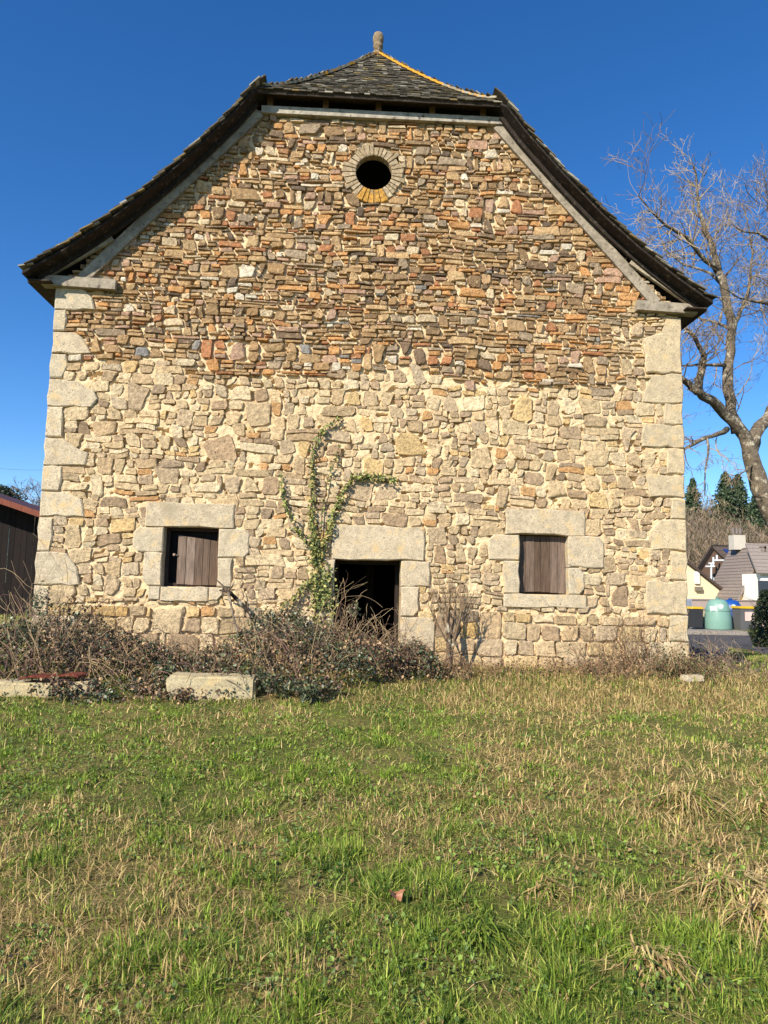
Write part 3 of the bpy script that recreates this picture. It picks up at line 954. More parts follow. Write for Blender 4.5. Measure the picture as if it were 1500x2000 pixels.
# ------------------------------------------------------------------ bramble thicket along the wall
br = empty('bramble_thicket', (-3, -1.4, float(hz(-3, -1.4))))
tag(br, 'tangled dark bramble thicket along the foot of the wall left of and before the doorway', 'bramble')
TOPX = [-7.5, -6.3, -5.6, -5.0, -4.5, -4.0, -3.4, -2.7, -2.2, -1.7, -1.2, -.7, -.2, .3, .8, 1.2]
TOPZ = [.24, .36, .56, .94, .92, .64, .28, .20, .32, .70, .80, .64, .44, .34, .34, .14]
def bramble_top(x, y):
    h = np.interp(x, TOPX, TOPZ)
    yb = -.95; f = np.where(y > yb, 1-.25*((y-yb)/.8)**2, 1-sstep(yb, -2.75, y)*.86)
    lump = .30+.85*fbm(np.asarray(x)*1.6, np.asarray(y)*1.8, 91, 3)+.55*vnoise(np.asarray(x)*6, np.asarray(y)*6, 95)
    base = hz(x, y)
    return base + np.maximum(.10, (h+.28*sstep(-.9, -2.2, y) - np.minimum(base, 0)*.35)*f*lump)
n = 95000
X_ = rng.uniform(-7.2, 1.05, n); Y_ = rng.uniform(-2.85, -.14, n)
edge = fbm(X_*1.2, Y_*.6, 55, 3)
okb = (Y_ > -2.85+.9*(edge-.35)+sstep(-1.0, 1.0, X_)*1.45)
okb &= ~((X_ > -5.35) & (Y_ > -.12))
X_, Y_ = X_[okb], Y_[okb]
b0 = hz(X_, Y_); t0 = bramble_top(X_, Y_)
u = rng.uniform(0, 1, len(X_))**.55
Z_ = b0 + (t0-b0)*u + rng.normal(size=len(X_))*.03
clump = fbm(X_*3.2+Z_*2.1, Y_*3.2+Z_*2.7, 63, 3)
keepb = ((clump > .53) | (rng.uniform(size=len(X_)) < .10)) & (rng.uniform(size=len(X_)) < .80)
infront = (Y_ < -2.05) & (((X_ > -2.30) & (X_ < -1.5)) | ((X_ > -5.6) & (X_ < -4.2))) & (rng.uniform(size=len(X_)) < .90)
keepb &= ~infront
pos = np.stack([X_, Y_, Z_], 1)[keepb]
dryp = fbm(pos[:, 0]*1.3+pos[:, 2], pos[:, 1]*1.3+7, 67, 3)+rng.normal(size=len(pos))*.08
cg = palette(len(pos), [((52, 62, 40), 4), ((72, 82, 50), 4), ((96, 102, 64), 2), ((140, 146, 120), 1.2), ((84, 68, 54), 1.5)])
cd = palette(len(pos), [((108, 84, 64), 4), ((140, 112, 80), 3), ((178, 148, 106), 2), ((84, 64, 54), 3), ((92, 94, 56), 1)])
cols = np.where((dryp > .56)[:, None], cd, cg)
o = leaves('leaf', pos, rng.uniform(.024, .066, len(pos)), cols, M['leaf'], br, flat=(-.2, -.4, .6)); o['kind'] = 'stuff'
mb = MB()
for i in range(420):
    x = random.uniform(-7.0, 1.0); y = random.uniform(-2.4 if x < -.6 else -1.4, -.2)
    if random.random() < .7:
        z0 = float(hz(x, y)); top = float(bramble_top(x, y))-z0
        a = random.uniform(0, 2*math.pi); L = random.uniform(.3, 1.0); hgt = top*random.uniform(.7, 1.12)+.05; pk = random.uniform(.5, .9)
        pts = []
        for t in np.linspace(0, 1, 8):
            q = (x+math.cos(a)*L*t, min(y+math.sin(a)*L*t*.6, -.1), 0)
            pts.append((q[0]+random.uniform(-.02, .02), q[1], z0+hgt*(1-((t-pk)/pk)**2 if t < pk else 1-.5*((t-pk)/(1-pk))**2)))
        mb.tube(pts, np.linspace(.008, .004, 8), 3, lin(*random.choice(((118, 92, 78), (134, 112, 86), (92, 70, 64), (150, 128, 96)))), cap=False)
for i in range(260):                # dead stalks standing up through the leaves
    x = random.uniform(-7.0, .9); y = random.uniform(-2.3 if x < -.6 else -1.3, -.2); z0 = float(hz(x, y)); top = float(bramble_top(x, y))-z0
    grow(mb, (x, y, z0), (random.uniform(-.5, .5), random.uniform(-.4, .3), 1), top*random.uniform(.9, 1.5)+.1, .006, 1, lin(*random.choice(((168, 142, 106), (140, 116, 90), (112, 88, 74), (186, 162, 122)))), -.05, .4, 3, .5, 3, .0028)
# canes that rise before the doorway
for tr in ([(700, 1300, -.8), (690, 1250, -.6), (692, 1215, -.5), (676, 1185, -.4), (655, 1172, -.35)], [(735, 1310, -.9), (722, 1270, -.7), (700, 1225, -.6), (690, 1190, -.5)],
           [(790, 1300, -.7), (775, 1260, -.6), (735, 1246, -.5), (690, 1245, -.5)], [(640, 1300, -.9), (660, 1260, -.7), (690, 1240, -.6), (720, 1236, -.6)], [(770, 1310, -.8), (745, 1270, -.7), (716, 1245, -.6)]):
    pts = [P(*q) for q in tr]; mb.tube(pts, np.linspace(.009, .004, len(pts)), 4, lin(120, 98, 80), cap=False)
o = mb.build('cane', M['twig'], br); o['kind'] = 'stuff'
pos = []
for (x, y, Y, sx, sy, n) in ((690, 1190, -.5, 14, 12, 90), (655, 1172, -.4, 6, 6, 14), (695, 1245, -.55, 22, 10, 90), (800, 1280, -.7, 22, 22, 160), (740, 1268, -.7, 30, 12, 120), (570, 1200, -.5, 30, 14, 200)):
    for _ in range(n): pos.append(P(x+rng.normal()*sx*.6, y+rng.normal()*sy*.6, Y+rng.normal()*.1))
pos = np.array(pos)
o = leaves('sprig_leaf', pos, rng.uniform(.03, .07, len(pos)), palette(len(pos), [((64, 74, 48), 3), ((96, 104, 70), 2), ((150, 140, 110), 1), ((92, 72, 58), 2)]), M['leaf'], br); o['kind'] = 'stuff'

# ------------------------------------------------------------------ stone blocks, tiles, stones and sticks at the foot of the wall
def rough_block(name, c, size, rz, col, label, cat, mat='granite', group=None, tilt=0.0):
    bm = bmesh.new(); bmesh.ops.create_cube(bm, size=1)
    bmesh.ops.scale(bm, vec=size, verts=bm.verts)
    bmesh.ops.bevel(bm, geom=bm.edges[:], offset=min(size)*.09, segments=2, affect='EDGES')
    bmesh.ops.subdivide_edges(bm, edges=[e for e in bm.edges if e.calc_length() > min(size)*.6], cuts=3, use_grid_fill=True)
    for v in bm.verts: v.co += Vector(rng.normal(size=3)*min(size)*.012)
    me_ = bpy.data.meshes.new(name); bm.to_mesh(me_); bm.free()
    at = me_.color_attributes.new('Col', 'FLOAT_COLOR', 'CORNER')
    at.data.foreach_set('color', np.tile(np.array([*col, 1]), len(me_.loops)))
    me_.materials.append(M[mat])
    o_ = bpy.data.objects.new(name, me_); COL.objects.link(o_)
    o_.location = c; o_.rotation_euler = (0, tilt, rz)
    return tag(o_, label, cat, group)
for x0, x1, yt, yb, Y, lab in ((325, 497, 1320, 1372, -2.42, 'long pale stone block on the grass, moss stained, right of the other two blocks'),
                            (128, 172, 1332, 1372, -2.38, 'short pale stone block half hidden in brambles, between the two longer blocks'),
                            (-70, 96, 1332, 1378, -2.40, 'pale weathered stone block at the left edge under the brambles')):
    a_, b_ = P(x0, yt, Y), P(x1, yb+8, Y)
    c = ((a_[0]+b_[0])/2, Y+.2, (a_[2]+b_[2])/2)
    rough_block('stone_block', c, (b_[0]-a_[0], .42, a_[2]-b_[2]), random.uniform(-.03, .03), lin(194, 180, 140), lab, 'stone block', 'granite', 'stone blocks lying in front of the brambles', random.uniform(-.01, .02))
for x, y, w, lab in ((76, 1321, .40, 'red clay tile lying flat on the leftmost stone block'), (138, 1318, .28, 'small red clay tile under brambles above the short stone block')):
    p = P(x, y, -2.30)
    mb = MB(); n = 8
    prof = [(math.cos(a)*w/2, math.sin(a)*.028) for a in np.linspace(math.pi, 0, n)]
    vs = [(q[0], yy, q[1]+dz) for yy in (0, .3) for dz in (0, .022) for q in prof]
    fs = []
    for k in range(n-1):
        fs += [(k, k+1, 2*n+k+1, 2*n+k), (n+k, 3*n+k, 3*n+k+1, n+k+1), (k, n+k, n+k+1, k+1), (2*n+k, 2*n+k+1, 3*n+k+1, 3*n+k)]
    fs += [(0, 2*n, 3*n, n), (n-1, 2*n-1, 4*n-1, 3*n-1)]
    mb.add(vs, fs, lin(122, 62, 46))
    o = mb.build('clay_tile', M['stone']); o.location = (p[0], -2.42, p[2]-.03); o.rotation_euler = (0, random.uniform(-.05, .08), random.uniform(-.2, .2))
    tag(o, lab, 'tile', 'red clay tiles on the stone blocks')
p = G(1352, 1332)
rough_block('white_stone', (p[0], p[1], p[2]+.06), (.30, .18, .10), .2, lin(206, 192, 164), 'whitish flat stone in the dry grass near the right barn corner', 'stone', 'granite')
# dead stick leaning on the wall below the left window, and its modelled shadow
st = MB()
st.tube([P(466, 1245, -.75), P(455, 1200, -.52), P(446, 1156, -.34)], [.018, .016, .020], 6, lin(132, 118, 98))
st.tube([P(452, 1160, -.36), P(440, 1148, -.25), P(421, 1131, -.16)], [.022, .016, .008], 5, lin(96, 84, 70))
st.tube([P(446, 1156, -.34), P(453, 1146, -.28), P(458, 1136, -.20)], [.018, .012, .006], 5, lin(96, 84, 70))
st.tube([P(429, 1153, -.22), P(440, 1155, -.30), P(452, 1158, -.36)], [.014, .02, .024], 5, lin(84, 72, 60))
st.tube([P(446, 1154, -.34), P(462, 1170, -.24), P(478, 1186, -.22), P(490, 1200, -.25)], [.026, .034, .036, .03], 6, lin(70, 62, 52))  # thick dark tube laid where the stick's shadow falls
o = st.build('dead_branch_and_shadow', M['bark']); tag(o, 'broken dead branch propped against the wall under the left window, its shadow modelled as a dark limb', 'branch')

# bare shrub right of the doorway
sh_p = P(877, 1302, -.48)
shrub = empty('bare_shrub', (sh_p[0], sh_p[1], float(hz(sh_p[0], sh_p[1]))))
tag(shrub, 'leafless many-stemmed shrub against the wall just right of the doorway', 'shrub')
mb = MB(); mt2 = MB()
for tx, ty, r in ((836, 1180, .022), (852, 1165, .020), (868, 1160, .030), (880, 1150, .030), (893, 1158, .022), (908, 1172, .022), (925, 1180, .018), (862, 1190, .02), (900, 1195, .02)):
    a_ = np.array([sh_p[0]+random.uniform(-.05, .05), sh_p[1]+random.uniform(-.05, .05), float(hz(sh_p[0], sh_p[1]))-.03]); b_ = P(tx, ty, -.42+random.uniform(-.18, .2))
    m1 = np.array([a_[0]+(b_[0]-a_[0])*.18, (a_[1]+b_[1])/2, a_[2]+(b_[2]-a_[2])*.42]); m2 = a_+(b_-a_)*.72+np.array([(b_[0]-a_[0])*-.06, 0, .03])
    pts = [a_, m1, m2, b_]; mb.tube(pts, [r, r*.75, r*.5, .005], 6, lin(124, 104, 82), cap=False)
    for q in range(9):
        t = random.uniform(.45, 1); base = m1+(b_-m1)*t
        grow(mt2, base, (random.uniform(-.5, .5)+(b_[0]-a_[0])*.6, random.uniform(-.3, .3), .9), random.uniform(.14, .34), .006, 1, lin(*random.choice(((150, 128, 96), (132, 110, 84)))), .3, .3, 2, .6, 3, .003)
mb.build('stem', M['bark'], shrub); o = mt2.build('twig', M['twig'], shrub); o['kind'] = 'stuff'

# dry scrub along the right part of the wall
def scrub(name, label, cat, spots, nst, cols, leafn, leafpal, hmin, hmax, lean=.4):
    p0 = spots[0]
    e = empty(name, (p0[0], p0[1], float(hz(p0[0], p0[1])))); tag(e, label, cat)
    mb = MB(); pos = []
    for i in range(nst):
        cx, cy, sx, sy = random.choice(spots)
        x = cx+rng.normal()*sx; y = min(cy+rng.normal()*sy, -.15 if abs(cx) < 5.3 else 9)
        h = random.uniform(hmin, hmax); d = rng.normal(size=3)*lean; d[2] = abs(d[2])*.4+.6
        grow(mb, (x, y, float(hz(x, y))-.02), d, h, random.uniform(.004, .008), 1, lin(*random.choice(cols)), .05, .45, 3, .55, 3, .0025)
        for k in range(leafn): pos.append((x+rng.normal()*.12, y+rng.normal()*.10, float(hz(x, y))+abs(rng.normal())*h*.55+.02))
    o_ = mb.build('twig', M['twig'], e); o_['kind'] = 'stuff'
    if leafn:
        pos = np.array(pos); pos[:, 1] = np.minimum(pos[:, 1], -.09 if abs(p0[0]) < 5.3 else 99)
        o_ = leaves('leaf', pos, rng.uniform(.025, .055, len(pos)), palette(len(pos), leafpal), M['leaf'], e); o_['kind'] = 'stuff'
BR = ((150, 122, 90), (128, 102, 76), (172, 144, 106), (110, 84, 66))
DEADL = [((140, 110, 80), 3), ((110, 84, 64), 3), ((176, 146, 104), 2), ((80, 82, 50), 2), ((60, 68, 42), 1.5)]
scrub('dry_scrub', 'dry brown bramble stems heaped along the wall below the right window', 'scrub', [(2.2, -.7, .5, .2), (3.4, -.65, .4, .2), (3.9, -.5, .25, .15), (1.3, -1.1, .4, .2)], 260, BR, 6, DEADL, .10, .30)
scrub('tall_dry_weeds', 'thin dry weeds standing against the wall between right window and corner', 'weeds', [(3.55, -.3, .12, .08), (4.25, -.3, .15, .08), (4.0, -.3, .3, .08)], 46, BR, 3, DEADL, .45, .95, .12)
scrub('corner_bush', 'low half-green bush at the right corner of the barn', 'bush', [(4.75, -.55, .22, .18), (5.1, -.6, .22, .18)], 130, BR, 12, [((72, 82, 46), 4), ((98, 104, 58), 3), ((126, 104, 72), 3), ((58, 62, 40), 2)], .2, .5)
scrub('dead_twigs', 'loose grey dead twigs on the ground beyond the right barn corner', 'twigs', [(6.0, .1, .3, .5), (6.5, .9, .3, .5)], 90, ((120, 104, 88), (90, 76, 64), (160, 140, 114)), 3, DEADL, .2, .55, .9)

# ------------------------------------------------------------------ the big bare tree on the right
TY = 7.0
tp = P(1505, 1050, TY)
tree = empty('bare_tree', (tp[0]+.5, TY, float(hz(tp[0], TY))))
tag(tree, 'large leafless tree with pale mottled bark rising at the right edge', 'tree')
bk = lin(120, 108, 90)
tm = MB(); cm = MB()
def limb(tr, r0, r1, n=8, mbx=None, sub=0, subL=1.0, kids=3, subr=.02, lev=2, spread=.9, start=.2, up=.12):
    pts = [P(x, y, TY+dy) for x, y, dy in tr]
    a_ = arc([tuple(p) for p in pts]); k = max(6, int(a_[-1]/.28))
    fine = [np.array([np.interp(t, a_, [p[i] for p in pts]) for i in range(3)]) for t in np.linspace(0, a_[-1], k)]
    fine = [fine[0]]+[p+rng.normal(size=3)*min(r0*.16, .022) for p in fine[1:]]
    if r0 < .16: r0 *= 1.12; r1 *= 1.1
    rad = [(r0+(r1-r0)*(i/(k-1))**.8)*random.uniform(.93, 1.08) for i in range(k)]
    (mbx or tm).tube(fine, rad, n, bk)
    for q in range(int(sub*1.05)):
        i = int(k*random.uniform(start, .999)); i = min(max(i, 1), k-1)
        d = fine[i]-fine[i-1]; d /= np.linalg.norm(d)
        a = rng.normal(size=3); a -= d*a.dot(d); a /= np.linalg.norm(a)
        grow(cm, fine[i], d*.6+a*spread+np.array([0, 0, .15]), subL*random.uniform(.6, 1.25), min(rad[i]*.5, subr), lev, lin(*random.choice(((176, 158, 126), (152, 134, 108), (122, 104, 84)))), up, .42, kids+1, .58, 4, .0046, .8)
    return fine
tb = [(1600, 1250, 0), (1566, 1120, 0), (1517, 1022, 0), (1487, 960, 0), (1470, 900, 0), (1457, 855, 0)]
limb(tb+[(1430, 820, -.1), (1400, 792, -.3), (1376, 772, -.5), (1362, 766, -.6), (1350, 756, -.75)], .47, .09, 14, None, 4, 1.0, start=.7)
limb([(1362, 766, -.6), (1371, 722, -.7), (1376, 690, -.8), (1352, 652, -1.2), (1330, 640, -1.5)], .11, .03, 6, None, 14, 1.1)
limb([(1362, 766, -.6), (1340, 744, -.9), (1318, 728, -1.2), (1290, 700, -1.5)], .10, .03, 6, None, 10, 1.0)
limb([(1440, 846, 0), (1424, 800, 0), (1421, 740, .1), (1426, 690, .2), (1432, 645, .2), (1421, 600, .1), (1412, 560, 0), (1402, 530, 0)], .17, .10, 9, None, 10, 1.2)
limb([(1402, 530, 0), (1365, 495, -.4), (1342, 465, -.7), (1300, 440, -1.2), (1270, 412, -1.5), (1248, 382, -1.8)], .075, .015, 6, None, 30, 1.15, start=.1)
limb([(1402, 530, 0), (1396, 485, .1), (1375, 445, .1), (1364, 400, .1), (1360, 350, 0), (1353, 325, 0)], .10, .02, 6, None, 30, .62, start=.08, up=.3)
limb([(1412, 560, 0), (1385, 530, .7), (1340, 520, 1.1), (1300, 490, 1.6), (1285, 450, 2.0)], .05, .012, 5, None, 16, 1.0)
limb([(1416, 713, .1), (1376, 712, -.2), (1330, 714, -.6), (1300, 712, -.9)], .05, .015, 5, None, 6, .8)
limb([(1432, 645, .2), (1395, 628, .9), (1360, 622, 1.5), (1335, 600, 2.0)], .055, .012, 5, None, 12, 1.0)
limb([(1420, 838, 0), (1402, 848, -.4), (1376, 856, -.7), (1336, 876, -1.1), (1310, 880, -1.4)], .08, .02, 6, None, 10, .9, up=-.25)
limb([(1380, 852, -.7), (1384, 880, -.8), (1378, 920, -.9), (1376, 965, -.9)], .035, .010, 5, None, 10, .55, up=-.4)
limb([(1466, 885, 0), (1478, 838, .15), (1505, 812, .4), (1530, 760, .6), (1540, 690, .8), (1525, 600, 1), (1515, 500, 1), (1505, 400, 1.1)], .19, .03, 9, None, 40, 1.3, start=.3)
limb([(1428, 650, .2), (1445, 610, .8), (1462, 570, 1.2), (1470, 500, 1.5), (1462, 440, 1.7), (1450, 400, 1.9)], .07, .012, 6, None, 30, 1.0, start=.15)
limb([(1525, 600, 1), (1480, 590, .2), (1440, 580, -.5), (1410, 560, -1)], .05, .012, 5, None, 14, .8)
limb([(1500, 470, 1), (1480, 455, .6), (1445, 452, .2), (1425, 430, 0)], .045, .01, 5, None, 14, .8)
limb([(1540, 690, .8), (1580, 600, .4), (1600, 480, 0), (1610, 380, 0)], .12, .02, 6, None, 30, 1.2)
limb([(1535, 740, .6), (1600, 700, 1.5), (1680, 640, 2.0), (1720, 540, 2.2)], .12, .02, 6, None, 26, 1.3)
limb([(1505, 812, .4), (1580, 790, -.6), (1660, 770, -1.2)], .10, .02, 6, None, 16, 1.2)
limb([(1475, 905, 0), (1440, 930, -.8), (1415, 945, -1.1)], .03, .01, 5, None, 5, .4, up=-.3)
tm.build('trunk', M['bark'], tree, True)
o = cm.build('crown', M['twig'], tree); o['kind'] = 'stuff'

# ------------------------------------------------------------------ lane side: containers, slab, wall, sign
def gz(p): return float(hz(p[0], p[1]))
CY = 24.0
a_, b_ = P(1338, 1231, 22.6), P(1462, 1231, 22.6); zb = a_[2]
slab = MB(); slab.box(((a_[0]+b_[0])/2-1.5, 24.6, zb-.13), ((b_[0]-a_[0])/2+1.5, 2.0, .13), lin(158, 150, 138))
o = slab.build('concrete_slab', M['stone']); tag(o, 'grey concrete slab carrying the recycling containers', 'slab')
def igloo(name, cx, cy, r, h, col, label):
    e = empty(name, (cx, cy, zb)); tag(e, label, 'container', 'recycling containers on the slab')
    mb = MB(); mb.lathe((cx, cy, zb), [(r*.96, 0), (r, .06), (r*.98, h*.35), (r*.90, h*.62), (r*.78, h*.82), (r*.62, h*.94), (r*.40, h*.99), (.02, h)], 24, col)
    mb.build('shell', M['plastic'], e, True)
    mb = MB(); mb.lathe((cx, cy, zb+h*.60), [(r*.915, 0), (r*.925, .02), (r*.90, .05)], 24, tuple(v*.8 for v in col)); mb.build('rim', M['plastic'], e, True)
    mb = MB(); mb.lathe((cx, cy, zb+h-.01), [(.10, 0), (.10, .07), (.04, .10)], 12, tuple(v*.7 for v in col)); mb.build('lifting_lug', M['plastic'], e, True)
    d1 = np.array([-.22, -.975, 0]); c1 = np.array([cx, cy, zb+h*.76])
    mb = MB(); mb.tube([c1+d1*r*.74, c1+d1*r*.86], [.13, .13], 14, lin(196, 214, 200)); mb.build('opening', M['plastic'], e)
    d2 = np.array([-.72, -.69, 0]); t2 = np.array([.69, -.72, 0]); c2 = np.array([cx, cy, zb+h*.66])+d2*r*.90
    mb = MB(); mb.beam(c2-t2*.17, c2+t2*.17, .03, .32, lin(222, 228, 224), up=(d2[0]*.25, d2[1]*.25, 1)); mb.build('label_plate', M['plain'], e)
q = P(1403, 1231, CY)
igloo('recycling_container', q[0], CY, .66, 1.55, lin(122, 160, 144), 'pale green igloo recycling container with a white label')
q = P(1424, 1231, CY+1.3)
igloo('recycling_container', q[0], CY+1.1, .64, 1.52, lin(34, 78, 150), 'blue igloo recycling container half hidden behind the pale green one')
q = P(1358, 1231, CY)
e = empty('wheeled_bin', (q[0], CY, zb)); tag(e, 'dark wheeled bin with yellow lid beside the barn corner', 'bin')
mb = MB(); mb.prism([(q[0]-.24, zb+.08), (q[0]+.24, zb+.08), (q[0]+.30, zb+1.02), (q[0]-.30, zb+1.02)], CY-.3, CY+.3, lin(52, 52, 54), bev=.02); mb.build('bin_body', M['plastic'], e)
mb = MB(); mb.prism([(q[0]-.31, zb+1.03), (q[0]+.31, zb+1.03), (q[0]+.27, zb+1.14), (q[0]-.27, zb+1.14)], CY-.33, CY+.33, lin(214, 176, 40), bev=.02); mb.build('lid', M['plastic'], e)
for sx in (-1, 1):
    mb = MB(); mb.tube([(q[0]+sx*.22, CY+.25, zb+.1), (q[0]+sx*.27, CY+.25, zb+.1)], [.1, .1], 12, lin(30, 30, 30)); mb.build('wheel', M['plastic'], e)
q = P(1371, 1231, CY+.8)
e = empty('wheeled_bin', (q[0], CY+.8, zb)); tag(e, 'beige sided bin standing between the yellow-lidded bin and the green container', 'bin')
mb = MB(); mb.prism([(q[0]-.22, zb+.05), (q[0]+.22, zb+.05), (q[0]+.26, zb+.95), (q[0]-.26, zb+.95)], CY+.6, CY+1.1, lin(176, 168, 142), bev=.02); mb.build('bin_body', M['plastic'], e)
mb = MB(); mb.prism([(q[0]-.27, zb+.96), (q[0]+.27, zb+.96), (q[0]+.24, zb+1.04), (q[0]-.24, zb+1.04)], CY+.57, CY+1.13, lin(150, 142, 120), bev=.02); mb.build('lid', M['plastic'], e)
q = P(1348, 1231, 26.0)
o = MB(); o.box((q[0]-.1, 26.2, zb+.75), (.28, .12, .78), lin(150, 156, 164)); o.box((q[0]-.1, 26.07, zb+.75), (.22, .012, .70), lin(132, 140, 150))
o = o.build('utility_cabinet', M['plain']); tag(o, 'grey utility cabinet right beside the barn corner', 'cabinet')
p0, p1 = P(1446, 1184, 23.5), P(1477, 1231, 23.5)
e = empty('collection_bin', (p0[0], 23.5, p1[2])); tag(e, 'dark grey collection bin with yellow lid and pinkish poster right of the containers', 'bin')
mb = MB(); mb.box(((p0[0]+p1[0])/2, 23.9, (p0[2]+p1[2])/2-.04), ((p1[0]-p0[0])/2, .38, (p0[2]-p1[2])/2-.05), lin(96, 96, 94)); mb.build('bin_body', M['plastic'], e)
mb = MB(); mb.box(((p0[0]+p1[0])/2, 23.9, p0[2]-.055), ((p1[0]-p0[0])/2+.05, .42, .055), lin(222, 182, 40)); mb.build('lid', M['plastic'], e)
u0, u1 = P(1455, 1195, 23.5), P(1473, 1213, 23.5)
mb = MB(); mb.box(((u0[0]+u1[0])/2, 23.505, (u0[2]+u1[2])/2), ((u1[0]-u0[0])/2, .012, (u0[2]-u1[2])/2), lin(226, 200, 184)); mb.build('poster', M['plain'], e)
w0, w1 = P(1335, 1172, 31), P(1500, 1174, 31)
mb = MB(); mb.box(((w0[0]+w1[0])/2+1, 31.15, (w0[2]-1)/2-.1), ((w1[0]-w0[0])/2+3, .15, (w0[2]+1)/2+.1), lin(168, 150, 140))
wl_ = mb.build('garden_wall', M['render']); tag(wl_, 'low pinkish grey garden wall behind the containers', 'wall')
mb = MB(); mb.box(((w0[0]+w1[0])/2+1, 31.15, w0[2]+.05), ((w1[0]-w0[0])/2+3.05, .2, .045), lin(150, 138, 130)); mb.build('coping', M['stone'], wl_)

# ------------------------------------------------------------------ houses
def roof_slab(a, b2, c, d, th, col, name, parent, mat='slate', courses_=0):
    """slab over the quad a,b (eave) c,d (ridge)"""
    a, b2, c, d = [np.array(q, float) for q in (a, b2, c, d)]
    nr = np.cross(b2-a, d-a); nr /= np.linalg.norm(nr)
    if nr[2] < 0: nr = -nr
    mb = MB(); mb.add([a, b2, c, d, a-nr*th, b2-nr*th, c-nr*th, d-nr*th], [(0, 1, 2, 3), (7, 6, 5, 4), (0, 4, 5, 1), (1, 5, 6, 2), (2, 6, 7, 3), (3, 7, 4, 0)], col)
    for k in range(courses_):          # tile courses stand a little proud
        t = (k+.5)/courses_; p = a+(d-a)*t; q_ = b2+(c-b2)*t
        mb.beam(p+nr*.012, q_+nr*.012, .05, .03, tuple(v*.8 for v in col), up=tuple(nr))
    return mb.build(name, M[mat], parent)
# cream gable house
HY = 45.0
ap = np.array([25.2, 0, 5.55]); er = P(1436, 1171, HY); half = er[0]-ap[0]
h1 = empty('cream_house', (ap[0], HY, -.6)); tag(h1, 'cream rendered gable house with dark roof edge behind the containers', 'house')
mb = MB(); mb.prism([(ap[0]-half+.3, -.8), (er[0]-.3, -.8), (er[0]-.3, er[2]+.12), (ap[0], ap[2]-.12), (ap[0]-half+.3, er[2]+.12)], HY, HY+10, lin(226, 208, 170)); mb.build('wall', M['render'], h1)
for sg in (-1, 1):
    roof_slab((ap[0]+sg*half, HY-.35, er[2]), (ap[0]+sg*half, HY+10.3, er[2]), (ap[0], HY+10.3, ap[2]+.1), (ap[0], HY-.35, ap[2]+.1), .18, lin(78, 66, 58), 'roof', h1, 'slate', 12)
u = P(1361, 1128, HY-.1)
mb = MB(); mb.box((u[0], HY-.12, u[2]), (.2, .08, .5), lin(226, 224, 214)); mb.build('wall_unit', M['plain'], h1)
u = P(1364, 1150, HY-.1)
mb = MB(); mb.box((u[0], HY-.16, u[2]), (.28, .15, .16), lin(120, 112, 100)); mb.build('wall_lamp', M['plain'], h1)
# dark chalet with balconies and solar panels
CHY = 66.0
top = P(1397, 1064, CHY); l_ = P(1376, 1108, CHY); 
hw = top[0]-l_[0]
h2 = empty('chalet', (top[0], CHY, 0)); tag(h2, 'dark timbered house with blue solar panels and white balcony frames', 'house')
bz = -1.0
rd = np.array([.985, .17, 0])*8; lf = np.array([-.37, .93, 0])
fr_ = np.array([top[0], CHY, top[2]])
L0 = fr_ + np.array([-hw*1.35, 1.2, -(top[2]-l_[2])*1.35]); R0_ = fr_ + np.array([hw*1.55, -3.2, -(top[2]-l_[2])*1.45])
mb = MB(); g0 = [L0+np.array([.15, 0, -.1]), R0_+np.array([-.15, 0, -.1]), fr_+np.array([0, 0, -.15])]
fl = [np.array([q[0], q[1], bz]) for q in g0[:2]]
vsq = [fl[0], fl[1], g0[1], g0[2], g0[0]]; bk_ = [q+rd for q in vsq]
mb.add(vsq+bk_, [(0, 1, 2, 3, 4), (9, 8, 7, 6, 5), (0, 5, 6, 1), (1, 6, 7, 2), (4, 9, 5, 0), (2, 7, 8, 3), (3, 8, 9, 4)], lin(92, 72, 58)); mb.build('wall', M['wood'], h2)
ov = -rd*.06
roof_slab(R0_+ov, R0_+rd, fr_+rd, fr_+ov, .2, lin(92, 80, 70), 'roof', h2, 'slate', 8)
roof_slab(L0+ov, L0+rd, fr_+rd, fr_+ov, .2, lin(60, 52, 48), 'roof', h2, 'slate', 8)
def on_roof(u_, v_): return (fr_+rd*u_)+(R0_-fr_)*v_
nr_ = np.cross(rd, R0_-fr_); nr_ /= np.linalg.norm(nr_); nr_ = nr_ if nr_[2] > 0 else -nr_
for k in range(3):
    u0_, u1_ = .035+k*.088, .035+k*.088+.084
    q = [on_roof(u0_, .15)+nr_*.1, on_roof(u1_, .15)+nr_*.1, on_roof(u1_, .75)+nr_*.1, on_roof(u0_, .75)+nr_*.1]
    mb = MB(); mb.add(q+[p-nr_*.05 for p in q], [(0, 3, 2, 1), (4, 5, 6, 7), (0, 1, 5, 4), (1, 2, 6, 5), (2, 3, 7, 6), (3, 0, 4, 7)], lin(38, 58, 112)); mb.build('solar_panel', M['plastic'], h2)
wc = lin(214, 218, 216)
for (x0, y0, x1, y1) in ((1378, 1106, 1396, 1106), (1392, 1094, 1414, 1094), (1384, 1100, 1395, 1100)):
    a_, b_ = P(x0, y0, CHY-1.6), P(x1, y1, CHY-1.6)
    mb = MB(); mb.beam(a_, b_, .12, .15, wc); mb.build('balcony_rail', M['plain'], h2)
for x, y0, y1 in ((1389, 1100, 1136), (1400, 1084, 1096), (1393, 1088, 1106)):
    a_, b_ = P(x, y0, CHY-1.55), P(x, y1, CHY-1.55)
    mb = MB(); mb.beam(a_, b_, .14, .14, wc, up=(0, 1, 0)); mb.build('balcony_post', M['plain'], h2)
a_, b_ = P(1395, 1128, CHY-1.4), P(1417, 1140, CHY-1.4)
mb = MB(); mb.box(((a_[0]+b_[0])/2, CHY-1.2, (a_[2]+b_[2])/2), ((b_[0]-a_[0])/2, .2, (a_[2]-b_[2])/2), lin(206, 220, 218)); mb.build('white_panel', M['plain'], h2)
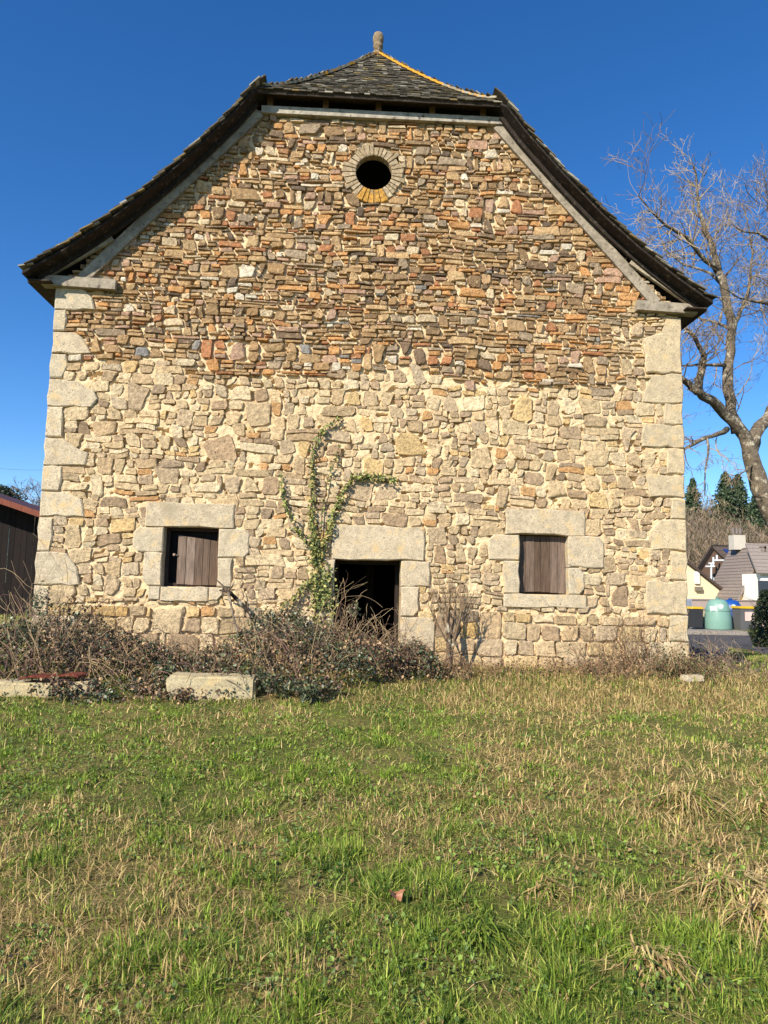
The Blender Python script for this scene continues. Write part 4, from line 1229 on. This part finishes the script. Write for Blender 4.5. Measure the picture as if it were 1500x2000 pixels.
# grey roofed house
GY = 42.0
ra = P(1490, 1066, GY); el = P(1436, 1170, GY); hh = ra[0]-el[0]
h3 = empty('grey_roofed_house', (ra[0], GY, -.6)); tag(h3, 'house with long grey tiled roof, sunlit cream gable and white chimney', 'house')
mb = MB(); mb.prism([(el[0]+.35, -.8), (ra[0]+hh-.35, -.8), (ra[0]+hh-.35, el[2]+.25), (ra[0], ra[2]-.15), (el[0]+.35, el[2]+.25)], GY, GY+4.5, lin(226, 190, 136)); mb.build('wall', M['render'], h3)
for sg in (-1, 1):
    roof_slab((ra[0]+sg*hh, GY-.3, el[2]), (ra[0]+sg*hh, GY+4.8, el[2]), (ra[0], GY+4.8, ra[2]), (ra[0], GY-.3, ra[2]), .16, lin(138, 126, 116), 'roof', h3, 'slate', 16)
ch = P(1474, 1052, GY+8)
mb = MB(); mb.box((ra[0]-.25, GY+3.2, ra[2]+.45), (.50, .40, .60), lin(196, 188, 170)); chm = mb.build('chimney', M['render'], h3)
for dx in (-.3, 0, .3):
    mb = MB(); mb.lathe((ra[0]-.25+dx, GY+3.2, ra[2]+1.2), [(.11, 0), (.10, .42), (.12, .5)], 10, lin(120, 112, 104)); mb.build('chimney_pot', M['plain'], chm)
u = P(1478, 1120, GY-2.5); v = P(1540, 1240, GY-2.5)
mb = MB(); mb.box(((u[0]+v[0])/2+.3, GY-1.25, (u[2]-1)/2), ((v[0]-u[0])/2, 1.25, (u[2]+1)/2), lin(232, 230, 220)); mb.build('front_bay', M['render'], h3)
roof_slab((u[0]-.2, GY-2.9, u[2]+.05), (v[0]+.8, GY-2.9, u[2]+.05), (v[0]+.8, GY+.9, u[2]+2.5), (u[0]+1.2, GY+.9, u[2]+2.5), .14, lin(150, 138, 126), 'bay_roof', h3, 'slate', 8)
w_c = P(1491, 1150, GY-2.5)
mb = MB(); mb.box((w_c[0], GY-2.52, w_c[2]), (.4, .03, .6), lin(60, 66, 74)); mb.build('window', M['plastic'], h3)

# ------------------------------------------------------------------ hedge, conifers, woodland
hp = P(1512, 1236, 15.0)
hedge = empty('evergreen_shrub', (hp[0], 15, gz((hp[0], 15)))); tag(hedge, 'dense dark evergreen shrub at the right edge beside the lane', 'shrub')
n = 9000
th_ = rng.uniform(0, 2*math.pi, n); rr = rng.uniform(0, 1, n)**.4; zz_ = rng.uniform(0, 1, n)
rad_ = .85*(1-.55*zz_**2)*(.8+.4*vnoise(th_*2, zz_*4, 12))
pos = np.stack([hp[0]+np.cos(th_)*rr*rad_, 15+np.sin(th_)*rr*rad_, gz((hp[0], 15))+.05+zz_*2.15], 1)
o = leaves('foliage', pos, rng.uniform(.05, .12, n), palette(n, [((44, 58, 32), 4), ((62, 76, 40), 3), ((90, 100, 54), 1.5), ((34, 42, 28), 2)]), M['leaf'], hedge, flat=(0, -.3, .6)); o['kind'] = 'stuff'
mb = MB(); grow(mb, (hp[0], 15, gz((hp[0], 15))), (0, 0, 1), 1.6, .06, 2, lin(90, 74, 58)); mb.build('stem', M['bark'], hedge)
def conifer(x, y, zb_, h, r, label):
    e = empty('conifer', (x, y, zb_)); tag(e, label, 'conifer', 'conifers on the hill')
    mb = MB(); mb.tube([(x, y, zb_), (x, y, zb_+h*.95)], [h*.022, .03], 6, lin(80, 66, 52)); mb.build('trunk', M['bark'], e)
    pos = []; 
    for k in range(int(26+h*3)):
        t = (k/(26+h*3))**.9; z = zb_+h*(.12+.88*t); R = r*1.0*(1-t)**.7*(.75+.5*random.random())+.2
        for b_ in range(9):
            a = random.uniform(0, 2*math.pi); L = R*random.uniform(.5, 1.1)
            for q in range(int(8+L*6)):
                f_ = random.uniform(.1, 1); pos.append((x+math.cos(a)*L*f_+rng.normal()*.12, y+math.sin(a)*L*f_+rng.normal()*.12, z-L*f_*.28+rng.normal()*.12))
    pos = np.array(pos)
    o_ = leaves('crown', pos, rng.uniform(.25, .55, len(pos)), palette(len(pos), [((58, 76, 50), 4), ((76, 94, 60), 3), ((44, 58, 42), 2), ((98, 108, 70), 1.5)]), M['leaf'], e); o_['kind'] = 'stuff'
for px_, ptop, Y, h, r, lab in ((1352, 935, 118, 10, 2.6, 'small dark conifer on the hill nearest the barn wall'), (1416, 922, 112, 12, 3.6, 'left of the two broad conifers on the hill'),
                                (1440, 926, 116, 12, 3.3, 'right of the two broad conifers on the hill'), (1478, 962, 104, 12, 3.6, 'broad conifer on the hill behind the bare tree trunk'), (1497, 975, 98, 9, 3.4, 'lower conifer at the right edge of the hill')):
    q = P(px_, ptop, Y); conifer(q[0], Y, q[2]-h, h, r, lab)
V, Fc, Cc = [], [], []
nt_ = 1500
tx_ = rng.uniform(34, 150, nt_); ty_ = rng.uniform(72, 152, nt_)
tx_ = np.where(rng.uniform(size=nt_) < .6, (ty_+11.75)*rng.uniform(.46, .74, nt_), tx_)
tz_ = hz(tx_, ty_); th2 = rng.uniform(5, 9.5, nt_)
base_i = 0
WP = np.array([lin(128, 110, 88), lin(146, 126, 102), lin(112, 98, 80), lin(136, 122, 104), lin(96, 92, 62), lin(60, 70, 46)])
for i in range(nt_):
    k = 70; h = th2[i]; col = WP[rng.choice(6, p=[.3, .25, .2, .15, .06, .04])]
    p = np.stack([rng.normal(size=k)*h*.17, rng.normal(size=k)*h*.17, h*rng.uniform(.25, 1, k)**.7], 1)
    d = rng.normal(size=(k, 3))*.5; d[:, 2] = np.abs(d[:, 2])+.6; d *= (h*.11)
    w = rng.normal(size=(k, 3)); w /= np.linalg.norm(w, axis=1)[:, None]; w *= .05+.03*rng.uniform(size=(k, 1))
    o3 = np.array([tx_[i], ty_[i], tz_[i]])
    tri = np.stack([p-d*.5-w, p-d*.5+w, p+d*.5], 1)+o3
    tri = np.concatenate([tri, (np.array([[[-.09, 0, -.5], [.09, 0, -.5], [0, 0, h*.9]], [[0, -.09, -.5], [0, .09, -.5], [0, 0, h*.9]]])+o3)])
    V.append(tri.reshape(-1, 3)); Cc.append(np.tile(col, (k+2, 1))*rng.uniform(.7, 1.25, (k+2, 1)))
V = np.concatenate(V); Cc = np.concatenate(Cc)
o = np_mesh('woodland', V, np.arange(len(V)).reshape(-1, 3), Cc, M['twig'])
tag(o, 'brown leafless woodland covering the hillside', 'woodland', None, 'stuff')
# trees beyond the shed
q = P(8, 940, 44)
e = empty('evergreen_tree', (q[0], 44, 0)); tag(e, 'dark evergreen tree top showing above the shed roof', 'tree')
n = 5000; d3 = rng.normal(size=(n, 3)); d3 /= np.linalg.norm(d3, axis=1)[:, None]
lum = .75+.5*vnoise(d3[:, 0]*3+5, d3[:, 2]*3+d3[:, 1]*2, 15)
pos = np.array([q[0]-.2, 44, q[2]-1.9])+d3*(rng.uniform(.3, 1, n)**.5)[:, None]*lum[:, None]*np.array([1.9, 1.9, 1.7])
o = leaves('crown', pos, rng.uniform(.12, .25, n), palette(n, [((44, 56, 34), 4), ((60, 72, 42), 3), ((34, 42, 28), 2)]), M['leaf'], e); o['kind'] = 'stuff'
mb = MB(); mb.tube([(q[0]-.2, 44, -.6), (q[0]-.2, 44, q[2]-1.5)], [.2, .1], 8, lin(80, 66, 52)); mb.build('trunk', M['bark'], e)
q = P(68, 990, 38)
e = empty('bare_tree', (q[0], 38, 0)); tag(e, 'thin leafless tree between the shed roof and the barn', 'tree')
mb = MB(); mb.tube([(q[0], 38, -.6), (q[0]+.1, 38, q[2]-.6)], [.16, .09], 7, bk); mb.build('trunk', M['bark'], e)
mb = MB()
for k in range(7): grow(mb, (q[0]+.1, 38, q[2]-.8+random.uniform(-.4, .2)), (random.uniform(-.5, .5), random.uniform(-.4, .4), 1), random.uniform(.9, 1.5), .04, 3, lin(122, 106, 98), .2, .35, 4, .62, 4, .010)
o = mb.build('crown', M['twig'], e); o['kind'] = 'stuff'
a_, b_ = P(-40, 911, 12.0), P(120, 917, 12.0)
mb = MB(); mb.tube([a_+(b_-a_)*t-np.array([0, 0, .06*math.sin(math.pi*t)]) for t in np.linspace(0, 1, 8)], [.004]*8, 4, lin(90, 92, 100)); o = mb.build('overhead_cable', M['plain']); tag(o, 'thin overhead cable in the sky left of the barn', 'cable')

# ------------------------------------------------------------------ grass
def blades(name, X, Y, H, Wd, C, label, lean=.55, cat='grass'):
    n = len(X); Z = hz(X, Y)-.012
    a = rng.uniform(0, 2*math.pi, n); l = np.abs(rng.normal(size=n))*lean
    dx, dy = np.cos(a)*l*H, np.sin(a)*l*H
    fa = rng.uniform(0, 2*math.pi, n); wx, wy = np.cos(fa)*Wd*.5, np.sin(fa)*Wd*.5
    hh_ = H*np.clip(1-l*.35, .25, 1)
    v = np.stack([np.stack([X-wx, Y-wy, Z], 1), np.stack([X+wx, Y+wy, Z], 1),
                  np.stack([X+dx*.4+wx*.8, Y+dy*.4+wy*.8, Z+hh_*.62], 1), np.stack([X+dx*.4-wx*.8, Y+dy*.4-wy*.8, Z+hh_*.62], 1),
                  np.stack([X+dx, Y+dy, Z+hh_], 1)], 1).reshape(-1, 3)
    k = np.arange(n)*5
    Fc_ = np.concatenate([np.stack([k, k+1, k+2], 1), np.stack([k, k+2, k+3], 1), np.stack([k+3, k+2, k+4], 1)])
    o_ = np_mesh(name, v, Fc_, np.concatenate([C, C, C]), M['grass'])
    return tag(o_, label, cat, None, 'stuff')
mg, ntg, bb = new_mat('grass', .6)
ntg.links.new(attr(ntg), bb.inputs['Base Color'])
tr_ = ntg.nodes.new('ShaderNodeBsdfTranslucent'); ntg.links.new(attr(ntg), tr_.inputs['Color'])
mx = ntg.nodes.new('ShaderNodeMixShader'); mx.inputs[0].default_value = .25
ntg.links.new(bb.outputs[0], mx.inputs[1]); ntg.links.new(tr_.outputs[0], mx.inputs[2]); ntg.links.new(mx.outputs[0], ntg.nodes['Material Output'].inputs['Surface'])
M['grass'] = mg
def lawn_mask(X, Y):
    inb = (Y > -.08) & (np.abs(X) < 5.42)
    rd_ = (Y > -.2) & (X > 5.4) & (Y > 4.4-.55*(X-5.4)) & (Y < 23)
    return ~inb & ~rd_
def straw(X, Y):
    """how withered the sward is, 0 green to 1 straw"""
    s1 = fbm(X*.55+3, Y*.55, 21, 3); s2 = fbm(X*2.1, Y*2.1, 22, 3); s3 = fbm(X*7, Y*7, 24, 2)
    v = (s1-.5)*1.3+(s2-.5)*1.2+(s3-.5)*.9+.23
    v = v + .36*sstep(.2, 4, X)*sstep(-10, -5, Y) + .50*sstep(-3.2, -1.2, Y)*sstep(.4, 2, X) + .12*sstep(-4, -2.4, Y) - .10*sstep(-1, -4, X)
    return np.clip(v, 0, 1)
GREEN = 1.16*np.array([lin(112, 136, 46), lin(136, 156, 58), lin(94, 120, 40), lin(160, 168, 78), lin(78, 104, 38)])
STRAW = 1.30*np.array([lin(186, 160, 108), lin(164, 138, 92), lin(202, 176, 124), lin(142, 116, 78), lin(172, 158, 98)])
n = 720000
lr = rng.uniform(math.log(2.0), math.log(14.5), n); r_ = np.exp(lr); an = rng.uniform(-.78, .82, n)
X = CAM[0]+r_*np.sin(an+YAW); Y = CAM[1]+r_*np.cos(an+YAW)
# blades gather in small clumps
X = X + .035*(vnoise(X*9, Y*9, 301)-.5)*3; Y = Y + .035*(vnoise(X*9+40, Y*9, 302)-.5)*3
k = lawn_mask(X, Y); X, Y, r_ = X[k], Y[k], r_[k]
sw = straw(X, Y)
tuft = fbm(X*5.5, Y*5.5, 71, 3); fine_ = vnoise(X*13, Y*13, 75)
bare = fbm(X*4.2+9, Y*4.2, 73, 3)*.6+fine_*.4
k = rng.uniform(size=len(X)) < np.clip(2.05-2.75*bare, .07, 1)
X, Y, r_, sw, tuft, fine_ = X[k], Y[k], r_[k], sw[k], tuft[k], fine_[k]
isst = rng.uniform(size=len(X)) < np.clip(.06+sw*.85, 0, .92)
H = (.018+.028*rng.uniform(size=len(X))+.14*np.clip(tuft-.46, 0, 1)*1.6*rng.uniform(.3, 1, len(X)))*np.where(isst, .8, 1.0)
H *= (1+.35*sstep(6, 3, r_))*np.where(rng.uniform(size=len(X)) < .04, 1.7, 1)
hue = vnoise(X*2.6+50, Y*2.6, 81)
gi = np.clip((hue*5+rng.normal(size=len(X))*1.1), 0, 4.99).astype(int)
C = np.where(isst[:, None], STRAW[rng.choice(5, len(X))], GREEN[gi])*rng.uniform(.5, 1.4, (len(X), 1))
Wd = .0048*(r_/3.2)**.75*rng.uniform(.5, 1.5, len(X))
blades('grass', X, Y, H, Wd, C, 'rough winter grass, green mixed with withered straw blades', np.where(isst, 2.0, 1.25))
# matted dead blades lying on the ground
n = 190000
lr = rng.uniform(math.log(2.0), math.log(14), n); r_ = np.exp(lr); an = rng.uniform(-.78, .82, n)
X = CAM[0]+r_*np.sin(an+YAW); Y = CAM[1]+r_*np.cos(an+YAW)
k = lawn_mask(X, Y) & (rng.uniform(size=n) < .04+straw(X, Y)*.95); X, Y, r_ = X[k], Y[k], r_[k]
C = STRAW[rng.choice(5, len(X))]*rng.uniform(.65, 1.2, (len(X), 1))
blades('dead_grass', X, Y, .05+.08*rng.uniform(size=len(X)), .0044*(r_/3.2)**.75*rng.uniform(.6, 1.5, len(X)), C, 'matted dead grass lying between the green blades', 2.6)
# broad-leaved weeds low in the sward
n = 45000
lr = rng.uniform(math.log(2.0), math.log(12), n); r_ = np.exp(lr); an = rng.uniform(-.78, .82, n)
X = CAM[0]+r_*np.sin(an+YAW); Y = CAM[1]+r_*np.cos(an+YAW)
wd_ = fbm(X*1.6+20, Y*1.6, 401, 3)*.6+vnoise(X*6, Y*6, 405)*.4
k = lawn_mask(X, Y) & (Y < -.3) & (wd_ > .56); X, Y, r_ = X[k], Y[k], r_[k]
pos = np.stack([X, Y, hz(X, Y)+rng.uniform(.005, .06, len(X))], 1)
o = leaves('meadow_weeds', pos, rng.uniform(.014, .034, len(X))*(r_/4)**.4, palette(len(X), [((96, 118, 44), 4), ((120, 142, 56), 3), ((76, 98, 40), 3), ((150, 120, 80), 1)]), M['leaf'], None, flat=(0, -.2, 1.3))
tag(o, 'low broad-leaved weeds scattered through the grass', 'weeds', None, 'stuff')
# longer growth along the wall and beyond the barn
n = 26000
X = rng.uniform(-7.5, 7.2, n); Y = rng.uniform(-3.0, -.1, n)
k = (rng.uniform(size=n) < .25+.75*sstep(.2, 1.2, X)) ; X, Y = X[k], Y[k]
st_ = rng.uniform(size=len(X)) < .8
C = np.where(st_[:, None], STRAW[rng.choice(5, len(X))]*.92, GREEN[rng.choice(5, len(X))])*rng.uniform(.6, 1.1, (len(X), 1))
blades('tall_grass', X, Y, .05+.12*rng.uniform(size=len(X))**2, .010*np.ones(len(X)), C, 'longer withered grass along the foot of the barn wall', .9)
n = 60000
X = np.concatenate([rng.uniform(-22, -5.4, n//2), rng.uniform(5.5, 26, n//2)]); Y = rng.uniform(-1, 26, n)
k = lawn_mask(X, Y); X, Y = X[k], Y[k]
C = np.where((rng.uniform(size=len(X)) < .35)[:, None], STRAW[rng.choice(5, len(X))], GREEN[rng.choice(5, len(X))])*rng.uniform(.7, 1.15, (len(X), 1))
blades('far_grass', X, Y, .07+.10*rng.uniform(size=len(X)), .022*np.ones(len(X)), C, 'grass on both sides of the barn and along the lane', .8)
# grass strip in the lane
isl = sheet('verge', [tuple(G(x, y)[:2]) for x, y in ((1415, 1287), (1540, 1304), (1560, 1290), (1470, 1272), (1425, 1268))], M['ground'], .05, .5)
tag(isl, 'grassy strip between the two tracks of the lane', None, None, 'structure')
q = np.array([G(x, y)[:2] for x, y in ((1415, 1287), (1540, 1304), (1560, 1290), (1425, 1268))])
n = 9000; uu, vv = rng.uniform(size=(2, n)); XY = (q[0]*(1-uu)[:, None]+q[1]*uu[:, None])*(1-vv)[:, None]+(q[3]*(1-uu)[:, None]+q[2]*uu[:, None])*vv[:, None]
C = np.where((rng.uniform(size=n) < .25)[:, None], STRAW[rng.choice(5, n)], GREEN[rng.choice(5, n)])*rng.uniform(.7, 1.15, (n, 1))
blades('verge_grass', XY[:, 0], XY[:, 1], .10+.08*rng.uniform(size=n), .016*np.ones(n), C, 'short green grass on the strip in the lane', .7)

# single tussocks of long bleached blades
def tussock(px_, py_, R, n, label, col=STRAW):
    p = G(px_, py_)
    V, Fc_, Cc_ = [], [], []
    e = MB()
    comb = random.uniform(-1.2, .2)
    for i in range(int(n*1.5)):
        a = random.gauss(comb-.6, 1.25); L = R*random.uniform(.35, 1.15); w = .0034*random.uniform(.6, 1.4)
        d = np.array([math.cos(a), math.sin(a), 0]); s_ = np.array([-d[1], d[0], 0])*w
        b0_ = p+np.array([rng.normal()*R*.20, rng.normal()*R*.16, -.01])
        hgt = R*random.uniform(.08, .46)
        pts = [b0_, b0_+d*L*.3+np.array([0, 0, hgt*.9]), b0_+d*L*.65+np.array([0, 0, hgt*.8]), b0_+d*L+np.array([0, 0, max(.02, hgt*.25)])]
        pts = [q+rng.normal(size=3)*.008 for q in pts]
        vs = []
        for k, q in enumerate(pts): ww = (.8, 1.1, .9, .15)[k]; vs += [q-s_*ww, q+s_*ww]
        c = col[random.randrange(5)]*random.uniform(.75, 1.2) if random.random() < .80 else GREEN[random.randrange(5)]
        e.add(vs, [(0, 1, 3, 2), (2, 3, 5, 4), (4, 5, 7, 6)], tuple(c))
    o_ = e.build('grass_tussock', M['grass']); tag(o_, label, 'tussock', 'bleached tussocks in the meadow')
    o_['kind'] = 'thing'
tussock(1335, 1572, .38, 150, 'spreading bleached tussock, the farthest of the large ones at right')
tussock(1420, 1748, .34, 170, 'bleached tussock of curved straw blades near the right edge')
tussock(1492, 1790, .36, 150, 'bleached tussock cut by the right edge of the picture')
tussock(1060, 1745, .20, 80, 'small brownish tussock right of the middle of the meadow')
tussock(1480, 1590, .40, 60, 'loose upright pale grass tuft at the right edge')
tussock(930, 1830, .22, 110, 'dark green grass tuft in the foreground right of the fallen leaf', GREEN*.8)
tussock(1265, 1880, .22, 70, 'low straw tussock in the near right foreground')
# fallen leaf
p = G(772, 1774)
mb = MB(); n = 14; vs = [(0, 0, .012)]
for k in range(n):
    a = 2*math.pi*k/n; r = .032*(1+.28*math.cos(5*a)); vs.append((r*math.cos(a)*1.2, r*math.sin(a), .02+.018*math.cos(2*a)))
mb.add(vs, [(0, k+1, (k+1) % n+1) for k in range(n)], lin(158, 108, 74))
o = mb.build('fallen_leaf', M['leaf']); o.location = (p[0], p[1], p[2]+.05); o.rotation_euler = (.2, .1, .4); tag(o, 'curled orange-brown fallen leaf in the grass', 'leaf')
